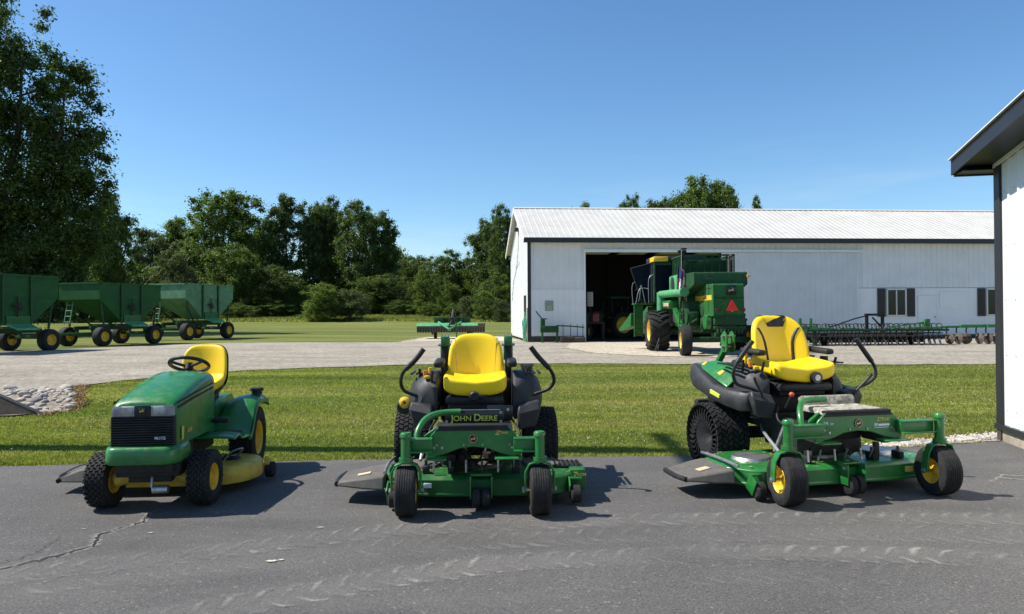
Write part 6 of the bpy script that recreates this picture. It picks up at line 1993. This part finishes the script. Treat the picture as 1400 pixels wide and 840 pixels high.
# disc harrow at the right
t = thing('disc_harrow', 'rusty disc harrow with a green frame at the right end of the shed wall', 'harrow', (20.3, 32.3, .02), rad(2))
MB().box((.15, -.1, .80), (1.9, .10, .14), bev=.02).box((0, .6, .76), (2.6, .1, .1), bev=.01).box((.4, .25, .78), (.1, 1.0, .1)).build('frame', M['green'], t, .01)
for k in range(7):
    x = -1.35 + k * .44
    T = Matrix.Translation((x, -.2 + .10 * (k % 3), .25)) @ Matrix.Rotation(1.1 if k == 2 else (.18 if k % 2 else .30), 4, 'Z')
    b = MB().lathe([(-.03, .0), (-.03, .06), (.0, .10), (.026, .23), (.030, .24), (.032, .232), (.006, .10), (.006, 0)], n=28, T=T)
    b.build('disc', M['rust'], t)
b = MB()
for k in range(7):
    x = -1.35 + k * .44
    b.tube([(x, -.05, .78), (x + .08, .12, .55), (x, -.1, .32)], .03, 6)
b.cyl((-1.4, -.12, .32), (1.5, -.12, .32), .03, n=8)
b.build('gang_arm', M['blackmetal'], t)
# small green toolbar between combine and seat
t = thing('toolbar', 'short green toolbar with three upright brackets standing left of the cultivator', 'toolbar', (12.1, 31.3, .02), 0)
MB().box((0, 0, .78), (1.7, .12, .12), bev=.01).build('beam', M['green'], t)
for x in (-.55, .1, .55): MB().box((x, 0, .98), (.11, .10, .42), bev=.01).build('bracket', M['green'], t)
for x in (-.7, .7): MB().box((x, 0, .36), (.08, .3, .72), bev=.01).build('leg', M['greendark'], t)
# ------------------------------------------------------------------ camera, sun, sky
cam = bpy.data.cameras.new('camera')
cam.sensor_width = 36; cam.lens = 36 * 1010 / 1400
cam.clip_start = .05; cam.clip_end = 3000
co = bpy.data.objects.new('camera', cam); COL.objects.link(co)
Mx = Euler((PI / 2 + math.atan(10 / 1010), 0, 0)).to_matrix().to_4x4() @ Matrix.Rotation(rad(-.35), 4, 'Z')
co.matrix_world = Matrix.Translation((0, 0, 1.45)) @ Mx
S.camera = co

EL = rad(51)
az = Vector((-.998, .060, 0)).normalized()
sv = Vector((az.x * math.cos(EL), az.y * math.cos(EL), math.sin(EL)))
sun = bpy.data.lights.new('sun', 'SUN')
sun.energy = 5.0; sun.angle = rad(.53); sun.color = (1., .955, .88)
so = bpy.data.objects.new('sun', sun); COL.objects.link(so)
so.rotation_euler = (-sv).to_track_quat('-Z', 'Y').to_euler()

w = bpy.data.worlds.new('World'); S.world = w; w.use_nodes = True
nt = w.node_tree
bg = nt.nodes['Background']
sky = nt.nodes.new('ShaderNodeTexSky'); sky.sky_type = 'NISHITA'
sky.sun_disc = False
sky.sun_elevation = EL
sky.sun_rotation = math.atan2(az.x, az.y)
sky.altitude = 200; sky.air_density = 1.0; sky.dust_density = .35; sky.ozone_density = 2.6
bg.inputs['Strength'].default_value = .100
tc = nt.nodes.new('ShaderNodeTexCoord')
mp = nt.nodes.new('ShaderNodeMapping'); mp.inputs['Scale'].default_value = (1.2, 1.2, 9)
mp.inputs['Rotation'].default_value = (0, .10, 0)
nt.links.new(tc.outputs['Generated'], mp.inputs['Vector'])
hs = nt.nodes.new('ShaderNodeHueSaturation'); hs.inputs['Saturation'].default_value = 1.10
nt.links.new(sky.outputs['Color'], hs.inputs['Color'])
skc = mixc(nt, 1., hs.outputs['Color'], (.86, 1.02, 1.10), 'MULTIPLY')
cn = noise(nt, mp.outputs['Vector'], 2.0, 7, .62)
ck = ramp(nt, cn, [(.52, (0, 0, 0)), (.78, (.35,) * 3)])
sep = nt.nodes.new('ShaderNodeSeparateXYZ'); nt.links.new(tc.outputs['Generated'], sep.inputs[0])
hb = ramp(nt, sep.outputs['Z'], [(.0, (.6,) * 3), (.10, (1,) * 3), (.17, (.3,) * 3), (.26, (0, 0, 0))])
cf = mixc(nt, 1., ck, hb, 'MULTIPLY')
cc = mixc(nt, cf, skc, (6.0, 6.3, 6.6))
nt.links.new(cc, bg.inputs['Color'])

vs = S.view_settings
S.display_settings.display_device = 'sRGB'
vs.view_transform = 'Standard'; vs.look = 'None'; vs.exposure = .56; vs.gamma = 1.; vs.use_curve_mapping = False
S.cycles.max_bounces = 6; S.cycles.diffuse_bounces = 3; S.cycles.glossy_bounces = 3
S.cycles.transparent_max_bounces = 10; S.cycles.transmission_bounces = 4
S.cycles.use_denoising = True
bpy.context.view_layer.update()
